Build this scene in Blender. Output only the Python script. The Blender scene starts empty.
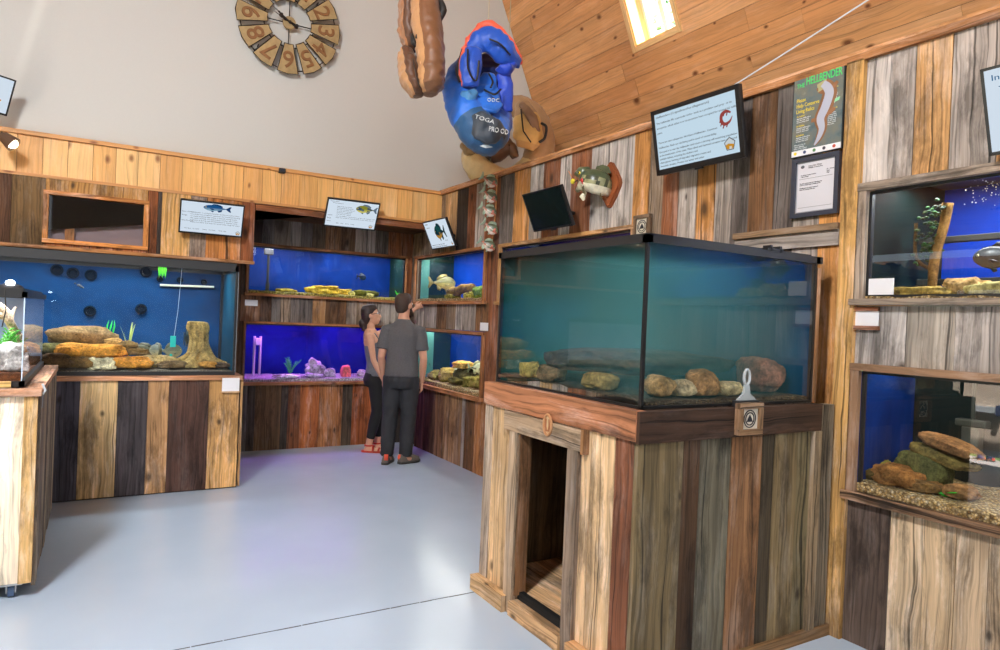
import bpy, bmesh, math, random
from mathutils import Vector, Matrix, Euler, noise
D = bpy.data
scene = bpy.context.scene
COL = scene.collection
R = math.radians
PI = math.pi
rnd = random.Random(7)

# ------------------------------------------------------------------ camera
yaw, pit, rol = R(30.79), R(-.35), R(2.363)
FPX, EYE = 674.3, 1.55
fw = Vector((math.sin(yaw)*math.cos(pit), math.cos(yaw)*math.cos(pit), math.sin(pit)))
rt0 = Vector((math.cos(yaw), -math.sin(yaw), 0))
up0 = rt0.cross(fw)
rt = rt0*math.cos(rol) + up0*math.sin(rol)
up = up0*math.cos(rol) - rt0*math.sin(rol)
cam_d = D.cameras.new('camera')
cam = D.objects.new('camera', cam_d)
COL.objects.link(cam)
cam_d.sensor_width = 36.0
cam_d.lens = 36.0*FPX/1000
cam_d.clip_start = .05
mw = Matrix((rt, up, -fw)).transposed().to_4x4()
mw.translation = (0, 0, EYE)
cam.matrix_world = mw
scene.camera = cam


def at(ax, val, px, py):
    """measured point of the photograph on a known plane of the room (x, y or z = val)"""
    d = fw + rt*((px-500)/FPX) - up*((py-325)/FPX)
    i = 'xyz'.index(ax)
    t = (val - (0, 0, EYE)[i])/d[i]
    return Vector((0, 0, EYE)) + d*t


def c(r, g, b):
    def f(v):
        v /= 255
        return v/12.92 if v <= .04045 else ((v+.055)/1.055)**2.4
    return (f(r), f(g), f(b))


# ------------------------------------------------------------------ object helpers
WM = {}


def link(o, parent=None, world=True):
    COL.objects.link(o)
    if parent is None:
        WM[o.name] = o.matrix_basis.copy()
    else:
        o.parent = parent
        if world:
            o.matrix_parent_inverse = WM[parent.name].inverted()
            WM[o.name] = o.matrix_basis.copy()
        else:
            WM[o.name] = WM[parent.name] @ o.matrix_basis
    return o


def tag(o, label=None, cat=None, group=None, kind=None):
    if label: o['label'] = label
    if cat: o['category'] = cat
    if group: o['group'] = group
    if kind: o['kind'] = kind
    return o


def thing(name, label, cat, loc=(0, 0, 0), rot=None, group=None):
    o = D.objects.new(name, None)
    o.empty_display_size = .1
    if isinstance(rot, Matrix):
        m = rot.to_4x4(); m.translation = loc
        o.matrix_basis = m
    else:
        o.location = loc
        o.rotation_euler = rot or (0, 0, 0)
        o.matrix_basis = Matrix.LocRotScale(Vector(loc), Euler(rot or (0, 0, 0)), None)
    link(o)
    return tag(o, label, cat, group)


def dup(root, M, label=None, group=None):
    """copy of a thing with copies of its parts and sub-parts, placed at matrix M"""
    r = root.copy(); COL.objects.link(r); r.matrix_basis = M
    if label: r['label'] = label
    if group: r['group'] = group
    for ch in list(root.children):
        k = ch.copy(); COL.objects.link(k); k.parent = r; k.matrix_parent_inverse = ch.matrix_parent_inverse
        for g in ch.children:
            q = g.copy(); COL.objects.link(q); q.parent = k; q.matrix_parent_inverse = g.matrix_parent_inverse
    WM[r.name] = M.copy()
    return r


class MB:
    def __init__(s):
        s.bm = bmesh.new()
        s.col = s.bm.loops.layers.float_color.new('Col')
        s.uv = s.bm.loops.layers.uv.new('UVMap')

    def paint(s, faces, col):
        q = (col[0], col[1], col[2], 1)
        for f in faces:
            for l in f.loops: l[s.col] = q

    def box(s, x0, x1, y0, y1, z0, z1, col=(1, 1, 1), M=None, long=None, jit=0, bev=0):
        P = []
        for z in (z0, z1):
            for y in (y0, y1):
                for x in (x0, x1):
                    P.append(Vector((x, y, z)))
        if jit:
            P = [p + Vector((rnd.uniform(-jit, jit), rnd.uniform(-jit, jit), rnd.uniform(-jit, jit))) for p in P]
        V = [s.bm.verts.new(M @ p if M is not None else p) for p in P]
        quads = [((0, 2, 3, 1), 2), ((4, 5, 7, 6), 2), ((0, 1, 5, 4), 1), ((2, 6, 7, 3), 1), ((0, 4, 6, 2), 0), ((1, 3, 7, 5), 0)]
        ext = [abs(x1-x0), abs(y1-y0), abs(z1-z0)]
        a = ext.index(max(ext)) if long is None else 'xyz'.index(long)
        s1, s2 = rnd.uniform(0, 60), rnd.uniform(0, 60)
        out = []
        for q, n in quads:
            f = s.bm.faces.new([V[i] for i in q])
            rest = [i for i in range(3) if i != n]
            if a in rest:
                v_ax = a; u_ax = [i for i in rest if i != a][0]
            else:
                u_ax, v_ax = rest
            for l, i in zip(f.loops, q):
                p = P[i]
                l[s.uv].uv = (p[u_ax]+s1, p[v_ax]+s2)
            out.append(f)
        s.paint(out, col)
        if bev:
            es = list({e for f in out for e in f.edges})
            r = bmesh.ops.bevel(s.bm, geom=es, offset=bev, segments=2, affect='EDGES', profile=.5)
        return out

    def poly(s, pts, col=(1, 1, 1)):
        V = [s.bm.verts.new(p) for p in pts]
        f = s.bm.faces.new(V)
        s.paint([f], col)
        for l, p in zip(f.loops, pts): l[s.uv].uv = (p[0], p[1])
        return f

    def rings(s, rings, col=(1, 1, 1), cap=True, cols=None, closed=False):
        """skin between equal-length loops of points"""
        VV = [[s.bm.verts.new(p) for p in r] for r in rings]
        n = len(VV[0])
        fs = []
        m = len(VV)
        for k in range(m if closed else m-1):
            a, b = VV[k], VV[(k+1) % m]
            band = []
            for i in range(n):
                j = (i+1) % n
                try:
                    band.append(s.bm.faces.new((a[i], a[j], b[j], b[i])))
                except ValueError:
                    pass
            s.paint(band, cols[k] if cols else col)
            for f in band:
                for l in f.loops:
                    l[s.uv].uv = (l.vert.co.x + l.vert.co.y, l.vert.co.z)
            fs += band
        if cap and not closed:
            f1 = s.bm.faces.new(list(reversed(VV[0]))); f2 = s.bm.faces.new(VV[-1])
            s.paint([f1], cols[0] if cols else col); s.paint([f2], cols[-1] if cols else col)
            fs += [f1, f2]
        return fs

    def tube(s, pts, rad, seg=8, col=(1, 1, 1), cap=True, cols=None, flat=1.0, ref=None, closed=False):
        """round (or flattened) tube along points; rad scalar or list"""
        pts = [Vector(p) for p in pts]
        n = len(pts)
        if not hasattr(rad, '__len__'): rad = [rad]*n
        rings = []
        prev = None
        for i in range(n):
            if closed:
                t = (pts[(i+1) % n]-pts[(i-1) % n])
            else:
                t = (pts[min(i+1, n-1)]-pts[max(i-1, 0)])
            t.normalize()
            if prev is None:
                a = Vector(ref) if ref is not None else (Vector((0, 0, 1)) if abs(t.z) < .9 else Vector((0, 1, 0)))
            else:
                a = prev
            a = (a - t*a.dot(t))
            if a.length < 1e-6: a = t.orthogonal()
            a.normalize(); prev = a
            b = t.cross(a)
            r = rad[i]
            rings.append([pts[i] + a*(math.cos(2*PI*k/seg)*r) + b*(math.sin(2*PI*k/seg)*r*flat) for k in range(seg)])
        return s.rings(rings, col, cap, cols, closed)

    def ell(s, secs, seg=16, col=(1, 1, 1), cols=None, cap=True, X=Vector((1, 0, 0)), Y=Vector((0, 1, 0)), pw=1.0):
        """loft of ellipses: (centre, rx, ry)"""
        rings = []
        for ct, rx, ry in secs:
            ct = Vector(ct)
            ring = []
            for k in range(seg):
                co, si = math.cos(2*PI*k/seg), math.sin(2*PI*k/seg)
                co = math.copysign(abs(co)**pw, co); si = math.copysign(abs(si)**pw, si)
                ring.append(ct + X*(co*rx) + Y*(si*ry))
            rings.append(ring)
        return s.rings(rings, col, cap, cols)

    def ball(s, ct, r, col=(1, 1, 1), sub=2, M=None):
        if not hasattr(r, '__len__'): r = (r, r, r)
        T = Matrix.Translation(Vector(ct)) @ (M.to_4x4() if M is not None else Matrix.Identity(4)) @ Matrix.Diagonal((r[0], r[1], r[2], 1))
        g = bmesh.ops.create_icosphere(s.bm, subdivisions=sub, radius=1, matrix=T)
        fs = list({f for v in g['verts'] for f in v.link_faces})
        s.paint(fs, col)
        return g['verts']

    def prism(s, pts2, d0, d1, M=None, col=(1, 1, 1)):
        """polygon in local x,z extruded along local y from d0 to d1"""
        M = M or Matrix.Identity(4)
        a = [s.bm.verts.new(M @ Vector((p[0], d0, p[1]))) for p in pts2]
        b = [s.bm.verts.new(M @ Vector((p[0], d1, p[1]))) for p in pts2]
        n = len(pts2)
        fs = [s.bm.faces.new(a), s.bm.faces.new(list(reversed(b)))]
        for i in range(n):
            j = (i+1) % n
            fs.append(s.bm.faces.new((a[j], a[i], b[i], b[j])))
        s.paint(fs, col)
        for f in fs:
            for l in f.loops: l[s.uv].uv = (l.vert.co.x+l.vert.co.y, l.vert.co.z)
        return fs

    def planks(s, M, segs, th=.02, gap=.003):
        """boards in frame M (local x across, z along, y = towards the room is negative): (u0,u1,v0,v1,col)"""
        for (u0, u1, v0, v1, col) in segs:
            t = th + rnd.uniform(-.003, .003)
            k = rnd.uniform(.93, 1.07)
            s.box(u0+gap/2, u1-gap/2, -t, 0, v0, v1, (col[0]*k, col[1]*k, col[2]*k), M, long='z')

    def build(s, name, mat, parent=None, smooth=False, world=True, loc=None, fix=True):
        if fix: bmesh.ops.recalc_face_normals(s.bm, faces=s.bm.faces[:])
        me = D.meshes.new(name)
        s.bm.to_mesh(me); s.bm.free()
        for m in (mat if isinstance(mat, (list, tuple)) else [mat]): me.materials.append(m)
        if smooth:
            me.shade_smooth()
        o = D.objects.new(name, me)
        if loc is not None: o.location = loc; o.matrix_basis = Matrix.Translation(Vector(loc))
        return link(o, parent, world)


def bake(o):
    """apply an object's modifiers to its mesh"""
    dg = bpy.context.evaluated_depsgraph_get()
    dg.update()
    me = D.meshes.new_from_object(o.evaluated_get(dg))
    old = o.data
    o.modifiers.clear()
    o.data = me
    me.name = old.name
    return o


def fuse(o, voxel=.01, smooth=4, sub=False):
    m = o.modifiers.new('r', 'REMESH'); m.mode = 'VOXEL'; m.voxel_size = voxel; m.use_smooth_shade = True
    if smooth:
        m = o.modifiers.new('s', 'SMOOTH'); m.iterations = smooth; m.factor = .5
    return bake(o)


def wrinkle(o, amp, freq, sub=1, stretch=(1, 1, 1), seed=0):
    """push a mesh in and out along its normals so cloth shows folds"""
    bm = bmesh.new(); bm.from_mesh(o.data)
    if sub: bmesh.ops.subdivide_edges(bm, edges=bm.edges[:], cuts=sub, use_grid_fill=True, smooth=.6)
    bm.normal_update()
    off = Vector((seed*5.1, seed*2.3, seed))
    mv = []
    for v in bm.verts:
        p = Vector((v.co.x*stretch[0], v.co.y*stretch[1], v.co.z*stretch[2]))*freq+off
        w = 1-abs(noise.noise(p))*2.2
        w2 = noise.noise(p*2.3)
        mv.append(v.normal*(amp*(w*.7+w2*.5)))
    for v, d in zip(bm.verts, mv): v.co += d
    bm.to_mesh(o.data); bm.free(); o.data.shade_smooth()
    return o


def bezier(pts, n=8):
    """Catmull-Rom through points"""
    P = [Vector(p) for p in pts]
    P = [P[0]*2-P[1]] + P + [P[-1]*2-P[-2]]
    out = []
    for i in range(1, len(P)-2):
        for k in range(n):
            t = k/n
            a, b, q, d = P[i-1], P[i], P[i+1], P[i+2]
            out.append(.5*((2*b) + (q-a)*t + (2*a-5*b+4*q-d)*t*t + (3*b-a-3*q+d)*t**3))
    out.append(P[-2])
    return out


def lerp_list(v, n):
    """resample list v to n values"""
    out = []
    for i in range(n):
        t = i/(n-1)*(len(v)-1); k = min(int(t), len(v)-2); f = t-k
        out.append(v[k]*(1-f)+v[k+1]*f)
    return out


def txt(name, body, size, mat, parent, loc, rot=(PI/2, 0, 0), align='LEFT', ext=.0006, space=1.0, line=1.0, shear=0, width=None):
    cu = D.curves.new(name, 'FONT')
    cu.body = body; cu.size = size; cu.extrude = ext
    cu.align_x = align; cu.align_y = 'TOP'
    cu.space_character = space; cu.space_line = line; cu.shear = shear
    cu.resolution_u = 2
    cu.materials.append(mat)
    o = D.objects.new(name, cu)
    o.matrix_basis = Matrix.LocRotScale(Vector(loc), Euler(rot), Vector((width or 1, 1, 1)))
    o.location = loc; o.rotation_euler = rot; o.scale = (width or 1, 1, 1)
    link(o, parent, False)
    return to_mesh(o)


def to_mesh(o):
    """turn a text object into a plain mesh object of the same name and place"""
    dg = bpy.context.evaluated_depsgraph_get(); dg.update()
    me = D.meshes.new_from_object(o.evaluated_get(dg))
    nm, par, inv, bas = o.name, o.parent, o.matrix_parent_inverse.copy(), o.matrix_basis.copy()
    D.objects.remove(o)
    n = D.objects.new(nm, me); COL.objects.link(n)
    n.parent = par; n.matrix_parent_inverse = inv; n.matrix_basis = bas
    return n
# ------------------------------------------------------------------ materials
def nt(name):
    m = D.materials.new(name); m.use_nodes = True
    t = m.node_tree; t.nodes.clear()
    return m, t


def N(t, typ, **kw):
    n = t.nodes.new(typ)
    for k, v in kw.items():
        if k == 'inp':
            for a, b in v.items(): n.inputs[a].default_value = b
        else: setattr(n, k, v)
    return n


def L(t, a, b): t.links.new(a, b)


def ramp(t, stops):
    n = t.nodes.new('ShaderNodeValToRGB')
    e = n.color_ramp.elements
    while len(e) < len(stops): e.new(.5)
    for k, (p, q) in zip(e, stops):
        k.position = p
        k.color = (*q, 1) if hasattr(q, '__len__') else (q, q, q, 1)
    return n


def mixc(t, a, b, fac, blend='MIX'):
    n = N(t, 'ShaderNodeMix', data_type='RGBA', blend_type=blend)
    for k, v in ((6, a), (7, b), (0, fac)):
        if hasattr(v, 'is_output'): L(t, v, n.inputs[k])
        elif hasattr(v, '__len__'): n.inputs[k].default_value = (*v, 1)
        else: n.inputs[k].default_value = v
    return n.outputs[2]


def simple(name, col, rough=.5, metal=0, spec=.5, bump=0, bscale=50, mottle=0, coat=0, sheen=0, attr=False, trans=0):
    m, t = nt(name)
    o = N(t, 'ShaderNodeOutputMaterial'); p = N(t, 'ShaderNodeBsdfPrincipled')
    p.inputs['Roughness'].default_value = rough; p.inputs['Metallic'].default_value = metal
    p.inputs['Specular IOR Level'].default_value = spec
    p.inputs['Coat Weight'].default_value = coat
    p.inputs['Sheen Weight'].default_value = sheen
    p.inputs['Base Color'].default_value = (*col, 1)
    L(t, p.outputs[0], o.inputs[0])
    src = None
    if attr:
        src = N(t, 'ShaderNodeAttribute', attribute_name='Col').outputs[0]
        L(t, src, p.inputs['Base Color'])
    if mottle or bump:
        tc = N(t, 'ShaderNodeTexCoord')
        n = N(t, 'ShaderNodeTexNoise', inp={'Scale': bscale, 'Detail': 5, 'Roughness': .6})
        L(t, tc.outputs['Object'], n.inputs['Vector'])
        if mottle:
            r = ramp(t, [(.3, 1-mottle), (.7, 1+mottle*.4)])
            L(t, n.outputs[0], r.inputs[0])
            L(t, mixc(t, src if src else col, r.outputs[0], 1.0, 'MULTIPLY'), p.inputs['Base Color'])
        if bump:
            b = N(t, 'ShaderNodeBump', inp={'Strength': bump, 'Distance': .01})
            L(t, n.outputs[0], b.inputs['Height']); L(t, b.outputs[0], p.inputs['Normal'])
    return m


def wood(name, grain=.5, stain=.6, bleach=.35, knots=1.0, rough=.75, bump=.35, dark=(.03, .02, .014), saw=.15, knotcol=None, kscale=(4.5, 1.0), kthr=.10, kfew=.45, sat=1.0):
    m, t = nt(name)
    o = N(t, 'ShaderNodeOutputMaterial'); p = N(t, 'ShaderNodeBsdfPrincipled')
    L(t, p.outputs[0], o.inputs[0])
    p.inputs['Roughness'].default_value = rough
    p.inputs['Specular IOR Level'].default_value = .25
    uv = N(t, 'ShaderNodeUVMap', uv_map='UVMap')
    at_ = N(t, 'ShaderNodeAttribute', attribute_name='Col')

    def mapped(sx, sy, src=None):
        k = N(t, 'ShaderNodeMapping'); k.inputs['Scale'].default_value = (sx, sy, 1)
        L(t, src or uv.outputs[0], k.inputs[0]); return k.outputs[0]
    # slow warp so the grain wanders
    wv = N(t, 'ShaderNodeTexNoise', noise_dimensions='2D', inp={'Scale': 1.0, 'Detail': 3}); L(t, mapped(5, 1.6), wv.inputs['Vector'])
    add = N(t, 'ShaderNodeVectorMath', operation='MULTIPLY_ADD')
    L(t, wv.outputs['Color'], add.inputs[0]); add.inputs[1].default_value = (.07, .0, 0); L(t, uv.outputs[0], add.inputs[2])

    def noise2(sx, sy, det=6, rg=.65, src=None):
        n = N(t, 'ShaderNodeTexNoise', noise_dimensions='2D', inp={'Scale': 1.0, 'Detail': det, 'Roughness': rg})
        L(t, mapped(sx, sy, src or add.outputs[0]), n.inputs['Vector']); return n.outputs[0]
    g1 = noise2(64, 1.3, 6, .62)
    g2 = noise2(20, .55, 4, .6)
    g3 = noise2(5.5, 1.5, 8, .70)
    g4 = noise2(8, 1.6, 8, .74)
    g5 = noise2(2.0, .8, 4, .6, uv.outputs[0])
    g6 = noise2(38, .35, 3, .5)
    r1 = ramp(t, [(.30, 1-grain*.85), (.48, 1.0), (.70, 1+grain*.35)]); L(t, g1, r1.inputs[0])
    r2 = ramp(t, [(.3, 1-grain*.5), (.55, 1.0), (.75, 1+grain*.25)]); L(t, g2, r2.inputs[0])
    r5 = ramp(t, [(.3, 1-grain*.55), (.5, 1.0), (.7, 1+grain*.4)]); L(t, g5, r5.inputs[0])
    r6 = ramp(t, [(.27, 1-grain*1.2), (.33, 1.0)]); L(t, g6, r6.inputs[0])
    col = mixc(t, at_.outputs[0], r1.outputs[0], 1.0, 'MULTIPLY')
    col = mixc(t, col, r2.outputs[0], 1.0, 'MULTIPLY')
    col = mixc(t, col, r5.outputs[0], 1.0, 'MULTIPLY')
    col = mixc(t, col, r6.outputs[0], 1.0, 'MULTIPLY')
    if sat != 1:
        h0 = N(t, 'ShaderNodeHueSaturation', inp={'Saturation': sat, 'Value': 1.0}); L(t, col, h0.inputs['Color']); col = h0.outputs[0]
    # weathered pale streaks
    rb = ramp(t, [(.50, 0), (.68, bleach)]); L(t, g4, rb.inputs[0])
    hs = N(t, 'ShaderNodeHueSaturation', inp={'Saturation': .62, 'Value': 1.5}); L(t, col, hs.inputs['Color'])
    col = mixc(t, col, hs.outputs[0], rb.outputs[0])
    # dark stains
    rs = ramp(t, [(.36, stain), (.49, 0)]); L(t, g3, rs.inputs[0])
    hs2 = N(t, 'ShaderNodeHueSaturation', inp={'Saturation': 1.0, 'Value': .36}); L(t, col, hs2.inputs['Color'])
    col = mixc(t, col, hs2.outputs[0], rs.outputs[0])
    if saw:
        w = noise2(3, 130, 3, .5, uv.outputs[0])
        rw = ramp(t, [(.3, 1-saw), (.6, 1+saw*.3)]); L(t, w, rw.inputs[0])
        col = mixc(t, col, rw.outputs[0], 1.0, 'MULTIPLY')
    if knots:
        vo = N(t, 'ShaderNodeTexVoronoi', voronoi_dimensions='2D', feature='F1', inp={'Scale': 1.0, 'Randomness': 1.0}); L(t, mapped(*kscale, src=add.outputs[0]), vo.inputs['Vector'])
        sep = N(t, 'ShaderNodeSeparateColor'); L(t, vo.outputs['Color'], sep.inputs[0])
        # knots of different sizes; only some cells carry one
        sz = N(t, 'ShaderNodeMapRange', inp={'From Min': 0, 'From Max': 1, 'To Min': 2.6, 'To Max': .8}); L(t, sep.outputs[1], sz.inputs[0])
        dd = N(t, 'ShaderNodeMath', operation='MULTIPLY'); L(t, vo.outputs['Distance'], dd.inputs[0]); L(t, sz.outputs[0], dd.inputs[1])
        rk = ramp(t, [(kthr*.5, knots), (kthr, knots*.6), (kthr*1.7, 0)]); L(t, dd.outputs[0], rk.inputs[0])
        gt = N(t, 'ShaderNodeMath', operation='GREATER_THAN'); L(t, sep.outputs[0], gt.inputs[0]); gt.inputs[1].default_value = kfew
        mu = N(t, 'ShaderNodeMath', operation='MULTIPLY'); L(t, rk.outputs[0], mu.inputs[0]); L(t, gt.outputs[0], mu.inputs[1])
        col = mixc(t, col, knotcol or dark, mu.outputs[0])
    L(t, col, p.inputs['Base Color'])
    b = N(t, 'ShaderNodeBump', inp={'Strength': bump, 'Distance': .004})
    L(t, g1, b.inputs['Height']); L(t, b.outputs[0], p.inputs['Normal'])
    return m


def glass(name, tint=(.97, .985, .98), strength=1.0, ior=1.45):
    m, t = nt(name)
    o = N(t, 'ShaderNodeOutputMaterial'); mx = N(t, 'ShaderNodeMixShader')
    tr = N(t, 'ShaderNodeBsdfTransparent'); tr.inputs[0].default_value = (*tint, 1)
    gl = N(t, 'ShaderNodeBsdfGlossy'); gl.inputs['Roughness'].default_value = .0; gl.inputs[0].default_value = (1, 1, 1, 1)
    fr = N(t, 'ShaderNodeFresnel', inp={'IOR': ior})
    ge = N(t, 'ShaderNodeNewGeometry')
    inv = N(t, 'ShaderNodeMath', operation='SUBTRACT'); inv.inputs[0].default_value = 1; L(t, ge.outputs['Backfacing'], inv.inputs[1])
    mu = N(t, 'ShaderNodeMath', operation='MULTIPLY'); L(t, fr.outputs[0], mu.inputs[0]); L(t, inv.outputs[0], mu.inputs[1])
    m2 = N(t, 'ShaderNodeMath', operation='MULTIPLY', use_clamp=True); L(t, mu.outputs[0], m2.inputs[0]); m2.inputs[1].default_value = strength
    L(t, m2.outputs[0], mx.inputs[0]); L(t, tr.outputs[0], mx.inputs[1]); L(t, gl.outputs[0], mx.inputs[2])
    L(t, mx.outputs[0], o.inputs[0])
    return m


def emit(name, col, strength=1.0, attr=False):
    m, t = nt(name)
    o = N(t, 'ShaderNodeOutputMaterial'); e = N(t, 'ShaderNodeEmission')
    e.inputs[0].default_value = (*col, 1); e.inputs[1].default_value = strength
    if attr:
        a = N(t, 'ShaderNodeAttribute', attribute_name='Col'); L(t, a.outputs[0], e.inputs[0])
    L(t, e.outputs[0], o.inputs[0])
    return m


def rockmat(name, scale=9, bump=.5):
    m, t = nt(name)
    o = N(t, 'ShaderNodeOutputMaterial'); p = N(t, 'ShaderNodeBsdfPrincipled'); L(t, p.outputs[0], o.inputs[0])
    p.inputs['Roughness'].default_value = .85; p.inputs['Specular IOR Level'].default_value = .2
    a = N(t, 'ShaderNodeAttribute', attribute_name='Col'); tc = N(t, 'ShaderNodeTexCoord')
    n = N(t, 'ShaderNodeTexNoise', inp={'Scale': scale, 'Detail': 8, 'Roughness': .65}); L(t, tc.outputs['Object'], n.inputs['Vector'])
    n2 = N(t, 'ShaderNodeTexNoise', inp={'Scale': scale*5, 'Detail': 6, 'Roughness': .7}); L(t, tc.outputs['Object'], n2.inputs['Vector'])
    r1 = ramp(t, [(.3, .28), (.5, .95), (.68, 1.6)]); L(t, n.outputs[0], r1.inputs[0])
    r2 = ramp(t, [(.32, .45), (.68, 1.35)]); L(t, n2.outputs[0], r2.inputs[0])
    k = mixc(t, a.outputs[0], r1.outputs[0], 1, 'MULTIPLY'); k = mixc(t, k, r2.outputs[0], 1, 'MULTIPLY')
    L(t, k, p.inputs['Base Color'])
    b = N(t, 'ShaderNodeBump', inp={'Strength': bump, 'Distance': .01}); L(t, n2.outputs[0], b.inputs['Height']); L(t, b.outputs[0], p.inputs['Normal'])
    return m


def gravelmat(name, cols, scale=90):
    m, t = nt(name)
    o = N(t, 'ShaderNodeOutputMaterial'); p = N(t, 'ShaderNodeBsdfPrincipled'); L(t, p.outputs[0], o.inputs[0])
    p.inputs['Roughness'].default_value = .8
    tc = N(t, 'ShaderNodeTexCoord')
    v = N(t, 'ShaderNodeTexVoronoi', inp={'Scale': scale}); L(t, tc.outputs['Object'], v.inputs['Vector'])
    sp = N(t, 'ShaderNodeSeparateColor'); L(t, v.outputs['Color'], sp.inputs[0])
    n = len(cols)
    r = ramp(t, [(i/(n-1), q) for i, q in enumerate(cols)]); L(t, sp.outputs[0], r.inputs[0])
    d = ramp(t, [(.0, 1.15), (.6, .35)]); L(t, v.outputs['Distance'], d.inputs[0])
    k = mixc(t, r.outputs[0], d.outputs[0], 1, 'MULTIPLY')
    L(t, k, p.inputs['Base Color'])
    b = N(t, 'ShaderNodeBump', inp={'Strength': .8, 'Distance': .01}); b.invert = True
    L(t, v.outputs['Distance'], b.inputs['Height']); L(t, b.outputs[0], p.inputs['Normal'])
    return m


def backpaint(name, lo, hi, scale=1.6):
    """painted tank back: blue paint with broad uneven brushing and algae film"""
    m, t = nt(name)
    o = N(t, 'ShaderNodeOutputMaterial'); p = N(t, 'ShaderNodeBsdfPrincipled'); L(t, p.outputs[0], o.inputs[0])
    p.inputs['Roughness'].default_value = .6; p.inputs['Specular IOR Level'].default_value = .1
    tc = N(t, 'ShaderNodeTexCoord')
    n = N(t, 'ShaderNodeTexNoise', inp={'Scale': scale, 'Detail': 6, 'Roughness': .6, 'Distortion': .8}); L(t, tc.outputs['Object'], n.inputs['Vector'])
    r = ramp(t, [(.3, lo), (.7, hi)]); L(t, n.outputs[0], r.inputs[0]); L(t, r.outputs[0], p.inputs['Base Color'])
    return m


def watermat(name, scat, absorb, dens, ad):
    m, t = nt(name)
    o = N(t, 'ShaderNodeOutputMaterial')
    tr = N(t, 'ShaderNodeBsdfTransparent'); L(t, tr.outputs[0], o.inputs[0])
    s = N(t, 'ShaderNodeVolumeScatter', inp={'Density': dens, 'Anisotropy': .0}); s.inputs[0].default_value = (*scat, 1)
    a = N(t, 'ShaderNodeVolumeAbsorption', inp={'Density': ad}); a.inputs[0].default_value = (*absorb, 1)
    ad_ = N(t, 'ShaderNodeAddShader'); L(t, s.outputs[0], ad_.inputs[0]); L(t, a.outputs[0], ad_.inputs[1]); L(t, ad_.outputs[0], o.inputs['Volume'])
    return m


M = {}
M['barn'] = wood('barnwood', grain=.62, stain=.8, bleach=.6, knots=.8, saw=0, sat=1.0, kscale=(4.2, 2.0), kthr=.085, kfew=.6)
M['pine'] = wood('pine', grain=.2, stain=.08, bleach=.12, knots=.8, rough=.45, bump=.08, saw=0, knotcol=c(120, 62, 28), kscale=(4.2, 2.4), kthr=.07, kfew=.7)
M['ceil_pine'] = wood('ceiling_pine', grain=.22, stain=.16, bleach=.15, knots=.85, rough=.5, bump=.1, saw=0, knotcol=c(84, 38, 18), kscale=(4.4, 3.0), kthr=.10, kfew=.66)
M['white'] = simple('white_paint', c(200, 199, 193), .85, bump=.05, bscale=180, mottle=.03)
M['black'] = simple('black_plastic', (.008, .008, .009), .35)
M['rim'] = simple('black_rim', (.012, .012, .013), .45)
M['dark'] = simple('dark_void', (.01, .01, .01), .9)
M['steel'] = simple('brushed_steel', (.55, .56, .58), .3, metal=1)
M['iron'] = simple('dark_iron', (.03, .022, .018), .5, metal=.6)
M['attr'] = simple('painted', (.5, .5, .5), .6, attr=True)
M['gloss_attr'] = simple('painted_gloss', (.5, .5, .5), .25, attr=True)
M['cloth'] = simple('woven_cloth', (.5, .5, .5), .8, attr=True, bump=.25, bscale=60, mottle=.18, sheen=.2)
M['nylon'] = simple('nylon', (.5, .5, .5), .48, attr=True, bump=.5, bscale=16, mottle=.12, sheen=.15)
M['skin'] = simple('skin', c(214, 160, 130), .55, mottle=.06, bscale=30)
M['hair'] = simple('hair', (.03, .016, .01), .5, bump=.6, bscale=70, mottle=.4)
M['glass'] = glass('tank_glass')
M['glass_strong'] = glass('clean_glass', strength=1.6)
M['glass_mirror'] = glass('reflective_glass', strength=2.4)
M['rock'] = rockmat('rock', 13, .8)
M['driftwood'] = rockmat('driftwood_bark', scale=14, bump=.9)
M['leaf'] = simple('leaf', (.05, .3, .03), .45, attr=True, mottle=.3, bscale=12)
M['fish'] = simple('fish_skin', (.3, .3, .2), .3, attr=True, mottle=.35, bscale=22)
M['paper'] = simple('paper', c(235, 235, 238), .7)
M['ink'] = simple('ink', (.02, .02, .025), .8)
M['grav_tan'] = gravelmat('gravel_tan', [c(120, 90, 50), c(200, 165, 100), c(230, 205, 150), c(150, 120, 70), c(240, 225, 190)])
M['grav_yellow'] = gravelmat('gravel_yellow', [c(150, 130, 50), c(215, 195, 80), c(235, 220, 130), c(120, 120, 50), c(225, 210, 110)])
M['grav_white'] = gravelmat('gravel_pale', [c(210, 200, 210), c(235, 230, 235), c(190, 175, 190), c(245, 240, 250)])
M['grav_dark'] = gravelmat('gravel_dark', [c(60, 50, 38), c(96, 80, 56), c(74, 62, 46), c(120, 100, 70)])
M['grav_grey'] = gravelmat('gravel_grey', [c(110, 105, 95), c(160, 150, 130), c(130, 125, 115), c(185, 175, 155)])
M['screen'] = emit('screen', c(205, 232, 250), 1.0)
M['lamp'] = emit('lamp_lens', (1, .93, .82), 14)
# ------------------------------------------------------------------ the setting
RX = 3.34          # barnwood partition on the right (faces -x)
PY = 7.0           # pine / header wall at the back (faces -y)
BY = 7.78          # back of the recess
FR = Matrix.Translation((RX, 0, 0)) @ Matrix.Rotation(-PI/2, 4, 'Z')   # local x = -y world, local y = into the wall


def struct(o):
    o['kind'] = 'structure'; return o


# colours of the reclaimed boards
GREY = c(168, 156, 146); LGREY = c(190, 180, 172); DGREY = c(112, 102, 96); CHAR = c(70, 60, 54)
REDB = c(140, 88, 58); ORNG = c(196, 138, 78); TAN = c(196, 158, 112); BRN = c(128, 92, 62); DBRN = c(88, 60, 42)
GOLD = c(208, 158, 92); OLIVE = c(118, 102, 72); WARMG = c(150, 128, 106)


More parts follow.
